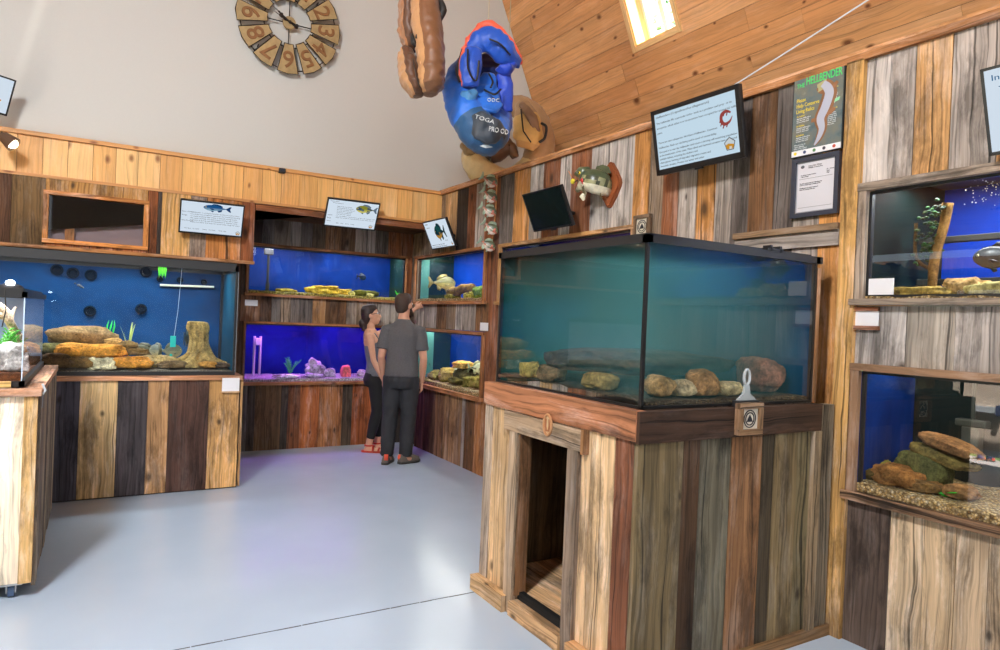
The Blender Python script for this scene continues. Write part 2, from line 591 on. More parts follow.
def rsegs(row, bounds, cols, v0, v1):
    ys = [-at('x', RX, b, row).y for b in bounds]
    return [(ys[i], ys[i+1], v0, v1, cols[i]) for i in range(len(cols))]


def bsegs(Y, row, bounds, cols, v0, v1):
    xs = [at('y', Y, b, row).x for b in bounds]
    return [(xs[i], xs[i+1], v0, v1, cols[i]) for i in range(len(cols))]


def randsegs(u0, u1, v0, v1, pal, wmin=.1, wmax=.24):
    out = []; u = u0
    while u < u1-.02:
        w = min(rnd.uniform(wmin, wmax), u1-u)
        if u1-u-w < .06: w = u1-u
        out.append((u, u+w, v0, v1, rnd.choice(pal))); u += w
    return out


# floor --------------------------------------------------------------
mf, t = nt('epoxy_floor')
o_ = N(t, 'ShaderNodeOutputMaterial'); p_ = N(t, 'ShaderNodeBsdfPrincipled'); L(t, p_.outputs[0], o_.inputs[0])
tc = N(t, 'ShaderNodeTexCoord')
n_ = N(t, 'ShaderNodeTexNoise', inp={'Scale': .7, 'Detail': 4}); L(t, tc.outputs['Object'], n_.inputs['Vector'])
r_ = ramp(t, [(.3, c(172, 189, 208)), (.7, c(186, 202, 220))]); L(t, n_.outputs[0], r_.inputs[0]); L(t, r_.outputs[0], p_.inputs['Base Color'])
n2_ = N(t, 'ShaderNodeTexNoise', inp={'Scale': 2.5, 'Detail': 5}); L(t, tc.outputs['Object'], n2_.inputs['Vector'])
r2_ = ramp(t, [(.3, .16), (.7, .26)]); L(t, n2_.outputs[0], r2_.inputs[0]); L(t, r2_.outputs[0], p_.inputs['Roughness'])
p_.inputs['Specular IOR Level'].default_value = .5
b = MB(); b.box(-2.95, 5.2, -3.6, 7.9, -.12, 0)
struct(b.build('floor', mf))
# saw-cut control joint in the slab
b = MB()
p0, p1 = at('z', 0, 180, 650), at('z', 0, 490, 588)
x = -2.9
while x < RX-.05:
    w = rnd.uniform(.05, .13); b.box(x, min(x+w, RX-.05), 3.333+rnd.uniform(-.002, .002), 3.339+rnd.uniform(0, .002), .0002, .0012, (.06, .06, .07)); x += w + rnd.choice((0, 0, .006))
struct(b.build('trim_1', M['attr'])); D.objects['trim_1']['label'] = 'dark control joint across the floor'

# partition on the right ------------------------------------------------
b = MB()
S = []
top_b = [430, 447, 459, 470, 478, 487, 502, 516, 532, 545, 562, 573, 593, 613, 636, 652, 666, 682, 700, 719, 735, 752, 777, 797, 823, 848]
top_c = [WARMG, TAN, CHAR, REDB, GREY, REDB, DGREY, ORNG, GREY, REDB, LGREY, REDB, LGREY, LGREY, ORNG, WARMG, REDB, GREY, ORNG, GREY, DGREY, BRN, DGREY, GREY, ORNG]
row = [215, 212, 210, 208, 206, 204, 200, 196, 193, 190, 186, 184, 180, 176, 172, 170, 168, 165, 162, 160, 170, 170, 170, 170, 170, 170]
ys = [-at('x', RX, top_b[i], row[i]).y for i in range(len(top_b))]
ys[0] = -7.78
for i, q in enumerate(top_c):
    lo = 2.285 if ys[i] < -3.6 else 0.0
    S.append((ys[i], ys[i+1], lo, 2.985, q))
# far section: between and below the two corner tanks
S += rsegs(318, [412, 425, 438, 448, 457, 463, 477, 490], [GREY, GREY, BRN, WARMG, LGREY, GREY, BRN], 1.435, 1.725)
S += rsegs(430, [416, 420, 425, 436, 445, 463, 466, 476, 486], [DBRN, DBRN, DBRN, BRN, c(158, 120, 82), GREY, c(120, 84, 54), c(168, 112, 66)], 0, .745)
S.append((-7.78, -7.585, .0, 2.285, c(140, 120, 104)))
S.append((-5.86, -5.62, 0, 2.285, REDB))
# middle section, behind the big tank
S += randsegs(-5.62, -3.6, 0, 1.70, [BRN, WARMG, REDB, GREY, TAN])
S.append((-5.62, -5.575, 1.70, 2.285, ORNG)); S.append((-3.73, -3.6, 1.70, 2.285, ORNG))
# near section
u_end = 1.6
S += rsegs(110, [850, 893, 917, 953, 1000], [LGREY, GREY, c(196, 150, 98), GREY], 2.32, 2.985)
ue = -at('x', RX, 1000, 110).y
S += randsegs(ue, u_end, 2.32, 2.985, [GREY, LGREY, TAN, WARMG])
S += rsegs(340, [846, 908, 957, 1010], [c(172, 163, 156), c(182, 170, 156), c(168, 158, 150)], 1.41, 1.70)
S += randsegs(-at('x', RX, 1010, 340).y, u_end, 1.41, 1.70, [GREY, LGREY, WARMG])
S += rsegs(580, [838, 890, 925, 957, 990], [c(104, 88, 78), c(206, 180, 146), c(200, 172, 136), c(198, 172, 140)], 0, .725)
S += randsegs(-at('x', RX, 990, 580).y, u_end, 0, .725, [DGREY, TAN, GREY, c(198, 172, 140)])
S.append((-.05, u_end, .725, 1.41, GREY)); S.append((-.05, u_end, 1.70, 2.32, GREY))
b.planks(FR, S, th=.02)
for (u0, u1, v0, v1, q) in S: b.box(u0, u1, 0, .03, v0, v1, (.02, .015, .01), FR)
struct(b.build('wall_right', M['barn']))
# capping along the top of the partition
b = MB(); b.box(-7.0, u_end, -.045, .6, 2.985, 3.005, c(196, 140, 90), FR); b.box(-7.0, u_end, -.05, -.02, 2.95, 2.987, c(186, 128, 80), FR)
struct(b.build('trim_2', M['barn'])); D.objects['trim_2']['label'] = 'reddish pine capping along the top of the barnwood wall'
# golden full-height post beside the near tanks
b = MB(); b.box(at('x', RX-.05, 839, 630).y, at('x', RX-.05, 822, 628).y, RX-.05, RX-.02, 0, 2.96, c(212, 164, 98), M=None)
b.bm.verts.ensure_lookup_table()
for v in b.bm.verts: v.co = Vector((v.co.y, v.co.x, v.co.z))
struct(b.build('trim_3', M['barn'])); D.objects['trim_3']['label'] = 'golden full-height barnwood post on the right wall'
b = MB(); b.box(2.13, 2.80, RX-.06, RX-.02, 2.10, 2.135, c(150, 122, 92)); b.box(2.13, 2.8, RX-.04, RX-.02, 2.02, 2.10, c(160, 150, 140))
for v in b.bm.verts: v.co = Vector((v.co.y, v.co.x, v.co.z))
struct(b.build('trim_4', M['barn'])); D.objects['trim_4']['label'] = 'weathered ledge board behind the big tank'

# pine band, header and recess at the back -------------------------------
b = MB()
Mp = Matrix.Translation((0, PY, 0))
pb = [0, 17, 43, 68, 93, 116, 138, 160, 182, 202, 223, 243, 262, 281, 299, 317, 333, 350, 367, 382, 397, 412, 426, 440]
xs = [at('y', PY, q, 150+q*.12).x for q in pb]
xs[-1] = RX
PINES = [c(236, 184, 116), c(228, 172, 102), c(240, 192, 126), c(222, 164, 96), c(232, 178, 108)]
segs = [(xs[i], xs[i+1], 2.625, 2.965, rnd.choice(PINES)) for i in range(len(xs)-1)]
segs += randsegs(-2.95, xs[0], 2.625, 2.965, PINES, .16, .2)
b.planks(Mp, segs, th=.022, gap=.004)
b.box(-2.95, RX, PY-.005, PY+.02, 2.625, 2.965, c(150, 96, 48))
b.box(-2.95, RX, PY-.05, PY+.02, 2.955, 2.99, c(214, 154, 92))
b.box(-2.95, RX, PY-.04, PY, 2.61, 2.635, c(206, 146, 86))
struct(b.build('wall_back_pine', M['pine'])); D.objects['wall_back_pine']['label'] = 'golden pine board band across the back wall'

b = MB()
segs = bsegs(PY, 215, [-140, -80, -30, 11, 45], [BRN, DBRN, DBRN, c(104, 80, 50)], 2.03, 2.62)
xw0, xw1 = at('y', PY, 45, 212).x, at('y', PY, 147, 220).x
segs += bsegs(PY, 225, [147, 157, 161, 190, 206, 241, 254], [c(150, 88, 50), CHAR, c(206, 158, 96), c(150, 128, 112), c(190, 124, 66), c(150, 88, 52)], 2.03, 2.62)
b.planks(Mp, segs, th=.03)
b.planks(Mp, [(xw0, xw1, 2.5, 2.62, c(190, 140, 80)), (xw0, xw1, 2.03, 2.085, c(168, 100, 56))], th=.03)
b.box(-2.95, xw0, PY, PY+.03, 2.03, 2.62, (.02, .015, .01)); b.box(xw1, 1.295, PY, PY+.03, 2.03, 2.62, (.02, .015, .01))
b.box(-2.95, 1.30, PY-.06, PY, 2.005, 2.035, c(196, 136, 82))
b.box(-2.95, -1.55, PY-.02, PY+.02, 0, 2.0, c(80, 58, 40)); b.box(-1.55, 1.03, PY, PY+.02, 0, 2.005, c(40, 30, 24), long='z'); b.box(1.0, 1.03, PY+.02, BY, 0, 2.62, c(84, 60, 44), long='z')
struct(b.build('wall_back', M['barn']))

b = MB(); Mr = Matrix.Translation((0, BY, 0))
S = bsegs(BY, 240, [248, 262, 274, 290, 301, 312, 325, 340, 355, 365, 375, 388, 417], [CHAR, DGREY, c(128, 112, 98), c(150, 138, 128), DGREY, c(124, 106, 88), c(140, 104, 74), c(128, 98, 76), c(176, 162, 150), GREY, DGREY, REDB], 2.285, 2.60)
S += bsegs(BY, 312, [240, 260, 271, 280, 290, 300, 312, 325, 346, 356, 366, 380, 395, 417], [c(120, 84, 60), DBRN, DGREY, WARMG, DGREY, DGREY, c(186, 138, 90), BRN, c(140, 124, 110), WARMG, GREY, c(168, 158, 150), GREY], 1.435, 1.72)
S += bsegs(BY, 420, [236, 246, 254, 280, 287, 299, 318, 341, 351, 371, 385, 400, 414], [c(96, 90, 86), CHAR, c(110, 84, 60), CHAR, c(110, 66, 42), c(166, 96, 52), c(164, 108, 66), c(90, 74, 60), c(160, 88, 48), DBRN, CHAR, BRN], 0, .74)
S.append((1.03, 1.375, .74, 2.285, c(88, 64, 46))); S.append((1.03, 1.40, 2.285, 2.60, CHAR)); S.append((1.03, at("y", BY, 236, 420).x, 0, .74, DGREY)); S.append((3.245, 3.34, .74, 2.285, c(150, 92, 56)))
b.planks(Mr, S, th=.02)
for (u0, u1, v0, v1, q) in S: b.box(u0, u1, 0, .03, v0, v1, (.02, .015, .01), Mr)
struct(b.build('wall_recess', M['barn']))
b = MB(); b.box(1.30, RX, PY-.01, PY+.02, 2.545, 2.625, c(150, 92, 56)); b.box(1.03, RX, PY+.02, BY, 2.575, 2.60, c(92, 62, 42))
struct(b.build('trim_5', M['barn'])); D.objects['trim_5']['label'] = 'reddish board edging the soffit of the recess'

# white gable above, sloping pine ceilings --------------------------------
SLOPE = Vector((-.738, 0, 1.67)).normalized()         # up the right slope
E0 = Vector((4.765, 0, 3.711)) - SLOPE*2.2             # eaves on the right
def slope_pt(s, y): return Vector((E0.x, y, E0.z)) + SLOPE*s
XM = 1.19
Smax = (E0.x-XM)/-SLOPE.x
ridge_z = slope_pt(Smax, 0).z
b = MB()
xl = 2*XM-E0.x
b.prism([(xl-.05, 2.9), (xl-.05, 1.9), (-2.96, 1.9), (-2.96, 2.9), (RX+.62, 2.9), (RX+.62, 0), (E0.x+.8, 0), (E0.x, E0.z), (XM, ridge_z+.1), (xl, E0.z)][4:] + [(xl, 2.9)], PY+.025, PY+.12)
struct(b.build('wall_gable', M['white'])); D.objects['wall_gable']['label'] = 'white painted gable wall'

sk_y0, sk_y1 = 4.57, 5.13
sk_s0 = (4.497-E0.x)/SLOPE.x
sk_s1 = sk_s0 + 1.25
CE = [c(218, 162, 108), c(210, 152, 98), c(222, 168, 116), c(204, 146, 94), c(214, 158, 104)]
nrm = Vector((SLOPE.z, 0, -SLOPE.x))                    # out of the room
b = MB()
s = 0.0
Bw = .185
MS = Matrix((Vector((0, 1, 0)), SLOPE, nrm)).transposed().to_4x4(); MS.translation = E0      # local x = along y, y = up slope, z = outward
while s < Smax:
    s1 = min(s+Bw, Smax)
    spans = [(-3.6, 7.02)]
    if s1 > sk_s0 and s < sk_s1:
        lo, hi = max(s, sk_s0), min(s1, sk_s1)
        spans = [(-3.6, sk_y0), (sk_y1, 7.02)]
        for (q0, q1) in ((s, lo), (hi, s1)):
            if q1-q0 > .004: b.box(sk_y0, sk_y1, q0, q1, 0, .02, rnd.choice(CE), MS, long='x')
    for (a0, a1) in spans:
        y = a0
        while y < a1-.01:
            w = min(rnd.uniform(1.2, 2.6), a1-y)
            if a1-y-w < .3: w = a1-y
            k = rnd.uniform(.93, 1.06); q = rnd.choice(CE)
            b.box(y+.0008, y+w-.0008, s+.0015, s1-.0015, rnd.uniform(0, .0015), .02, (q[0]*k, q[1]*k, q[2]*k), MS, long='x')
            y += w
    s = s1
b.box(-3.6, sk_y0, 0, Smax, .021, .06, (.1, .05, .02), MS); b.box(sk_y1, 7.1, 0, Smax, .021, .06, (.1, .05, .02), MS)
b.box(sk_y0, sk_y1, 0, sk_s0, .021, .06, (.1, .05, .02), MS); b.box(sk_y0, sk_y1, sk_s1, Smax, .021, .06, (.1, .05, .02), MS)
struct(b.build('ceiling', M['ceil_pine']))
# left slope (behind the viewer's left, mirrored)
nl = Vector((-SLOPE.z, 0, -SLOPE.x)); SL = Vector((-SLOPE.x, 0, SLOPE.z))
ML = Matrix((Vector((0, 1, 0)), SL, nl)).transposed().to_4x4(); ML.translation = Vector((xl, 0, E0.z))
b = MB()
s = 1.1
while s < Smax:
    s1 = min(s+.37, Smax)
    b.box(-3.6, 7.02, s+.001, s1-.001, 0, .05, rnd.choice(CE), ML, long='x'); s = s1
struct(b.build('ceiling_left', M['ceil_pine']))

# skylight: pine-lined well, sash and pane
b = MB(); PL = c(238, 196, 136)
d = .22
for (y0, y1, a0, a1) in ((sk_y0-.0, sk_y0+.02, sk_s0, sk_s1), (sk_y1-.02, sk_y1, sk_s0, sk_s1), (sk_y0, sk_y1, sk_s0, sk_s0+.02), (sk_y0, sk_y1, sk_s1-.02, sk_s1)):
    b.box(y0, y1, a0, a1, .0, d, PL, MS)
for (y0, y1, a0, a1) in ((sk_y0-.045, sk_y0+.005, sk_s0-.045, sk_s1+.045), (sk_y1-.005, sk_y1+.045, sk_s0-.045, sk_s1+.045), (sk_y0, sk_y1, sk_s0-.045, sk_s0+.005), (sk_y0, sk_y1, sk_s1-.005, sk_s1+.045)):
    b.box(y0, y1, a0, a1, -.018, .001, PL, MS)
w1 = struct(b.build('window_1', M['pine'])); w1['label'] = 'skylight in the sloping pine ceiling'
b = MB(); wc = (.8, .8, .8)
for (y0, y1, a0, a1) in ((sk_y0, sk_y0+.05, sk_s0, sk_s1), (sk_y1-.05, sk_y1, sk_s0, sk_s1), (sk_y0, sk_y1, sk_s0, sk_s0+.05), (sk_y0, sk_y1, sk_s1-.05, sk_s1), ((sk_y0+sk_y1)/2-.0, (sk_y0+sk_y1)/2+.05, sk_s0, sk_s1)):
    b.box(y0, y1, a0, a1, d-.03, d+.02, wc, MS)
b.build('sash', M['attr'], w1)
b = MB(); b.box(sk_y0, sk_y1, sk_s0, sk_s1, d, d+.006, (1, 1, 1), MS); b.build('pane', M['glass'], w1)

# left wall with the entrance door, seen only in reflections ----------------
LX = -2.95
b = MB()
Mw = Matrix.Translation((LX, 0, 0)) @ Matrix.Rotation(PI/2, 4, 'Z')     # local x = +y
b.planks(Mw, randsegs(4.56, 7.0, 0, 2.62, [DBRN, CHAR, BRN, DGREY]) + randsegs(-3.6, 2.7, 0, 2.62, [BRN, WARMG, TAN]) + [(2.7, 4.56, 2.2, 2.62, BRN)], th=.02)
b.box(4.56, 7.0, 0, .08, 0, 2.62, (.05, .04, .03), Mw); b.box(-3.6, 2.7, 0, .08, 0, 2.62, (.05, .04, .03), Mw); b.box(2.7, 4.56, 0, .08, 2.2, 2.62, (.05, .04, .03), Mw)
struct(b.build('wall_left', M['barn']))
dl = MB(); dl.box(LX-.66, LX-.61, 4.17, 5.02, .02, 2.1, c(226, 206, 186)); 
d1 = struct(dl.build('door_1', M['attr'])); d1['label'] = 'cream entrance door standing open'
dl = MB(); dl.box(LX-.60, LX-.56, 4.20, 4.98, .60, .68, c(200, 205, 210)); dl.box(LX-.61, LX-.55, 4.19, 4.25, .57, .71, c(70, 74, 110)); dl.box(LX-.609, LX-.6, 4.17, 5.02, .02, .1, c(225, 225, 230)); dl.build('push_bar', M['attr'], d1)
# rear wall with two high windows
b = MB(); zl, zh = 2.75, 5.2
for (x0, x1, z0, z1) in ((LX, 5.3, 0, zl), (LX, 5.3, zh, 11), (LX, -2.6, zl, zh), (-.9, .9, zl, zh), (3.6, 5.3, zl, zh)):
    b.box(x0, x1, -3.7, -3.6, z0, z1, c(226, 219, 212))
struct(b.build('wall_rear', M['white']))
for n_w, (x0, x1) in enumerate(((-2.6, -.9), (.9, 3.6))):
    b = MB()
    for k in range(3): xx = x0+(x1-x0)*k/2; b.box(xx-.04, xx+.04, -3.68, -3.62, zl, zh, (.7, .7, .7))
    for z in (zl, (zl+zh)/2, zh-.06): b.box(x0, x1, -3.675, -3.625, z, z+.06, (.7, .7, .7))
    struct(b.build('window_%d' % (n_w+2), M['attr']))
# outside: pavement and lawn
b = MB(); b.prism([(LX-.02, -.03), (LX-.02, -.3), (-16, -2.2), (-16, -.03-13.03*.145)], -8, 16, None, c(214, 208, 204)); struct(b.build('pavement', M['attr']))
b = MB(); b.box(-60, -16, -40, 40, -2.3, -1.93, c(90, 120, 60)); b.box(-16, 60, 16, 60, -.25, -.05, c(90, 120, 60)); struct(b.build('ground_lawn', M['attr']))

# ------------------------------------------------------------------ light
world = D.worlds.new('sky'); scene.world = world; world.use_nodes = True
wt = world.node_tree; bg = wt.nodes['Background']
bg.inputs[0].default_value = (.86, .93, 1.0, 1); bg.inputs[1].default_value = 1.5


def area(name, loc, target, sx, sy, power, col=(1, 1, 1), parent=None, spread=None):
    l = D.lights.new(name, 'AREA'); l.shape = 'RECTANGLE'; l.size = sx; l.size_y = sy; l.energy = power; l.color = col
    if spread: l.spread = spread
    o = D.objects.new(name, l)
    dvec = Vector(target)-Vector(loc)
    q = dvec.to_track_quat('-Z', 'Y')
    o.matrix_basis = Matrix.LocRotScale(Vector(loc), q, None)
    if parent is not None:
        o.location = loc; o.rotation_euler = q.to_euler(); link(o, parent, False)
    else:
        link(o)
    return o


area('window_daylight', (-1.75, -3.5, 4.0), (1.2, 4, .3), 1.6, 2.3, 55, (.93, .97, 1.0))
area('window_daylight', (2.25, -3.5, 4.0), (.3, 4, .3), 2.6, 2.3, 100, (.93, .97, 1.0))
area('skylight_daylight', (-1.75, .9, 4.75), (.6, 5.0, .3), .9, .8, 520, (.95, .975, 1.0))
sun = D.lights.new('sun', 'SUN'); sun.energy = 65; sun.angle = .01; sun.color = (1, .96, .9)
so = D.objects.new('sun', sun); so.rotation_euler = Vector((-.21, .25, -.95)).to_track_quat('-Z', 'Y').to_euler(); so.location = (-10, 5, 12); link(so)

vs = scene.view_settings
vs.view_transform = 'Standard'; vs.look = 'None'; vs.gamma = 1; vs.exposure = -0.13; vs.use_curve_mapping = False
cy = scene.cycles
cy.use_denoising = True
cy.max_bounces = 8; cy.diffuse_bounces = 4; cy.glossy_bounces = 4; cy.transmission_bounces = 6; cy.transparent_max_bounces = 24; cy.volume_bounces = 1
cy.sample_clamp_indirect = 6; cy.caustics_reflective = False; cy.caustics_refractive = False
# ------------------------------------------------------------------ small builders used inside the tanks
def rock(name, label, pos, size, col, seed=0, rz=0, group=None, rough=.22, mat='rock', cat='rock', sub=4, tilt=0, blocky=.75):
    b = MB()
    vs_ = b.ball((0, 0, 0), 1, col, sub=sub)
    off = Vector((seed*3.7, seed*1.3, seed*7.1))
    for v in vs_:
        p = v.co.copy()
        q = Vector([math.copysign(abs(k)**blocky, k) for k in p])
        d = 1 + rough*noise.noise(p*1.3+off)*1.6 + rough*.6*noise.noise(p*3.1+off) + max(rough, .16)*.42*noise.noise(p*6.5+off) + max(rough, .16)*.2*noise.noise(p*13+off)
        q *= d
        v.co = Vector((q.x*size[0], q.y*size[1], max(q.z, -.8)*size[2]))
    Rm = Matrix.Rotation(rz, 4, 'Z') @ Matrix.Rotation(tilt, 4, 'Y')
    for v in b.bm.verts: v.co = Rm @ v.co
    zmin = min(v.co.z for v in b.bm.verts)
    for v in b.bm.verts: v.co.z -= zmin
    o = b.build(name, M[mat], smooth=True, loc=pos)
    return tag(o, label, cat, group)


def blade_plant(name, label, pos, n, h, spread, col, group=None, w=.012, seed=1, leafy=False, mat='leaf'):
    """tuft of arching strap leaves (or feathered stems) rooted at pos"""
    r = random.Random(seed)
    b = MB()
    for i in range(n):
        a = r.uniform(0, 2*PI); hh = h*r.uniform(.6, 1); sp = spread*r.uniform(.3, 1)
        k = r.uniform(.7, 1.25); q = (col[0]*k, col[1]*k, col[2]*k)
        P = [Vector((math.cos(a)*sp*(t**1.7), math.sin(a)*sp*(t**1.7), hh*t*(1-.12*t))) for t in [j/7 for j in range(8)]]
        if leafy:
            b.tube(P, [.003]*8, 5, q)
            for j in range(2, 8):
                for sgn in (-1, 1):
                    d = Vector((math.cos(a+sgn*1.2), math.sin(a+sgn*1.2), .7)).normalized()
                    e = P[j] + d*w*4
                    b.tube([P[j], (P[j]+e)/2+Vector((0, 0, .004)), e], [.003, w*.5, .001], 5, q, flat=.35)
        else:
            b.tube(P, [w*.5, w*.6, w*.65, w*.6, w*.55, w*.45, w*.3, .001], 6, q, flat=.25, ref=(math.cos(a+1.57), math.sin(a+1.57), .01))
    o = b.build(name, M[mat], smooth=True, loc=pos)
    return tag(o, label, 'plant', group)


def fish_mesh(b, length, height, thick, back, belly, fin, seg=14, deep=1.0, spots=None, mouth=False):
    """fish along +x (head at +x), dorsal +z"""
    prof = [(-.5, .10), (-.42, .16), (-.30, .34), (-.12, .74), (.05, .96), (.2, 1.0), (.32, .86), (.42, .58), (.48, .32), (.5, .12)]
    rings, cols = [], []
    for x, r in prof:
        ring = []
        for k in range(seg):
            a = 2*PI*k/seg
            ring.append(Vector((x*length, math.cos(a)*thick*.5*min(1, r*1.1), math.sin(a)*height*.5*r)))
        rings.append(ring)
    fs = b.rings(rings, back)
    for f in fs:
        z = f.calc_center_median().z/height
        t = min(1, max(0, (z+.28)/.36))
        q = tuple(belly[i]*(1-t)+back[i]*t for i in range(3))
        if spots and abs(z) < .22 and noise.noise(f.calc_center_median()*(9/length)) > .05: q = spots
        b.paint([f], q)
    th = thick*.06

    def fin2(pts): b.prism([(x*length, z*height) for x, z in pts], -th, th, None, fin)
    fin2([(-.47, .06), (-.62, .42), (-.70, .44), (-.64, 0), (-.70, -.44), (-.62, -.42), (-.47, -.06)])
    fin2([(.18, .46), (.08, .66), (-.06, .66), (-.2, .58), (-.32, .36), (-.3, .15), (-.1, .36)])
    fin2([(-.08, -.36), (-.16, -.62), (-.28, -.5), (-.31, -.15), (-.2, -.25)])
    fin2([(.2, -.44), (.12, -.66), (.05, -.6), (.08, -.4)])
    for sy in (-1, 1):
        b.ball((.40*length, sy*thick*.33, .09*height), (.028*length, .012*length, .028*length), (.8, .65, .2), 1)
        b.ball((.402*length, sy*thick*.37, .09*height), (.016*length, .010*length, .016*length), (.01, .01, .01), 1)
        b.tube([(.22*length, sy*thick*.45, -.1*height), (.12*length, sy*thick*.75, -.2*height), (.04*length, sy*thick*.85, -.22*height)], [.01*length, .045*length, .01*length], 6, fin, flat=.3)


def fish(name, label, pos, length, height, back, belly, fin, rz=0, group=None, tilt=0, spots=None, thick=None):
    b = MB(); fish_mesh(b, length, height, thick or length*.16, back, belly, fin, spots=spots)
    o = b.build(name, M['fish'], smooth=True)
    o.matrix_basis = Matrix.Translation(Vector(pos)) @ Matrix.Rotation(rz, 4, 'Z') @ Matrix.Rotation(tilt, 4, 'Y')
    return tag(o, label, 'fish', group)


def gravel_bed(b, W, Dp, h, back=1.5, seed=0, n=(60, 18)):
    nx, ny = n
    V = []
    for j in range(ny+1):
        rowv = []
        for i in range(nx+1):
            x, y = W*i/nx, Dp*j/ny
            z = h*(1+(back-1)*j/ny) + .012*noise.noise(Vector((x*9+seed, y*9, seed))) + .004*noise.noise(Vector((x*40, y*40, seed)))
            rowv.append(b.bm.verts.new((x, y, z)))
        V.append(rowv)
    for j in range(ny):
        for i in range(nx): b.bm.faces.new((V[j][i], V[j][i+1], V[j+1][i+1], V[j+1][i]))
    # skirt down to the tank bottom at the front
    B = [b.bm.verts.new((W*i/nx, 0, .002)) for i in range(nx+1)]
    for i in range(nx): b.bm.faces.new((B[i], B[i+1], V[0][i+1], V[0][i]))
    B2 = [b.bm.verts.new((W, Dp*j/ny, .002)) for j in range(ny+1)]
    for j in range(ny): b.bm.faces.new((B2[j], B2[j+1], V[j+1][nx], V[j][nx]))


def wall_tank(label, loc, rz, W, Hh, Dp, back, sides, grav, gh, lamp, lcol, fr, lpos=.4, group=None, frame_col=None, glassm='glass', lsize=.95):
    """aquarium set into a wall: local x to the viewer's right, y into the wall"""
    t = thing('built_in_aquarium', label, 'aquarium', loc, (0, 0, rz), group)
    fc = frame_col or c(168, 112, 70)
    b = MB()
    l_, r_, bo, to = fr
    b.box(-l_, W+r_, -.035, .0, Hh, Hh+to, fc); b.box(-l_-.01, W+r_+.01, -.055, .0, -bo, 0, fc)
    b.box(-l_, 0, -.03, .0, 0, Hh, fc); b.box(W, W+r_, -.03, .0, 0, Hh, fc)
    b.build('frame', M['barn'], t, world=False)
    b = MB()
    e = .012
    b.box(0, W, .004, .03, 0, .022); b.box(0, W, .004, .03, Hh-.014, Hh); b.box(0, e, .004, .03, 0, Hh); b.box(W-e, W, .004, .03, 0, Hh)
    b.build('black_rim', M['rim'], t, world=False)
    b = MB(); b.box(e, W-e, .010, .018, .02, Hh-.012); b.build('glass_pane', M[glassm], t, world=False)
    b = MB(); b.box(0, W, Dp, Dp+.015, 0, Hh+.1); b.build('back_panel', back, t, world=False)
    for k, x in enumerate((0, W)):
        b = MB(); xa, xb = (x-.015, x) if k == 0 else (x, x+.015); b.box(xa, xb, .0, .07, 0, Hh-.005); b.box(xa, xb, .07, Dp, 0, Hh+.1); b.build('side_panel', sides[k], t, world=False)
    b = MB(); b.box(0, W, 0, Dp, -.015, 0); gravel_bed(b, W, Dp, gh, seed=W*7+loc[2]); o = b.build('gravel', grav, t, world=False, smooth=True); o['kind'] = 'stuff'
    b = MB(); b.box(-.015, W+.015, .07, Dp+.015, Hh+.10, Hh+.13); b.box(W*.04, W*.96, Dp*lpos-.07, Dp*lpos+.07, Hh+.06, Hh+.10); b.build('lamp_hood', M['rim'], t, world=False)
    if lamp:
        area('tank_light', (W/2, Dp*lpos, Hh+.055), (W/2, Dp*lpos+.05, 0), W*lsize, .1, lamp, lcol, t)
    return t


BLUE = backpaint('blue_back', c(2, 24, 86), c(8, 58, 150))
BLUE_DEEP = backpaint('deep_blue_back', c(5, 9, 70), c(14, 30, 130))
BLUE_VIVID = backpaint('vivid_blue_back', c(1, 38, 132), c(5, 66, 190))
TEAL = backpaint('teal_side', c(60, 116, 108), c(96, 156, 146))
DKGREEN = backpaint('algae_dark_side', c(14, 34, 34), c(30, 60, 56))
DKBLUE = backpaint('dark_blue_side', c(10, 20, 60), c(16, 40, 100))

DKGREEN2 = backpaint('dark_green_side', c(7, 18, 19), c(20, 38, 36), 2.5)
REFLDARK = backpaint('dark_reflection_back', c(5, 16, 20), c(14, 34, 38))  # dark reflection in the pane, painted into the tank back
SUNLIT = (1, .96, .86)
# recess, upper and lower ------------------------------------------------
tu = wall_tank('long upper aquarium in the back recess with a blue back and yellow rocks', (1.395, BY-.02, 1.745), 0, 1.835, .52, .5, BLUE, (DKBLUE, DKGREEN), M['grav_yellow'], .03, 17, (.92, .95, 1), (.03, .02, .03, .03), group='aquariums set into the walls')
tl = wall_tank('long lower aquarium in the back recess glowing purple over pale gravel', (1.385, BY-.02, .765), 0, 1.835, .645, .5, BLUE_DEEP, (DKBLUE, DKBLUE), M['grav_white'], .03, 21, (.58, .17, 1), (.02, .03, .035, .025), group='aquariums set into the walls')
# corner pair on the right wall ---------------------------------------------
tcu = wall_tank('upper corner aquarium on the right wall with a thick log and a big sunfish', (RX-.02, 7.60, 1.745), -PI/2, 1.70, .515, .5, BLUE_VIVID, (DKGREEN, BLUE), M['grav_tan'], .03, 17, SUNLIT, (.03, .04, .035, .03), group='aquariums set into the walls')
tcl = wall_tank('lower corner aquarium on the right wall beneath the one with the log', (RX-.02, 7.60, .775), -PI/2, 1.72, .625, .5, BLUE, (DKGREEN, BLUE_DEEP), M['grav_tan'], .04, 15, SUNLIT, (.03, .035, .04, .03), group='aquariums set into the walls')
for tk, hh, dd in ((tcu, .515, .16), (tcl, .625, .26)):
    b = MB(); b.box(.002, .010, .03, dd, 0, hh); b.build('teal_panel', TEAL, tk, world=False)
# the one mostly behind the big tank
tm = wall_tank('dark wall aquarium mostly hidden behind the big square tank', (RX-.02, 5.575, 1.735), -PI/2, 1.845, .52, .45, BLUE_DEEP, (DKBLUE, DKBLUE), M['grav_tan'], .03, 5, (.5, .6, 1), (.035, .035, .03, .03), frame_col=c(200, 148, 92), group='aquariums set into the walls')
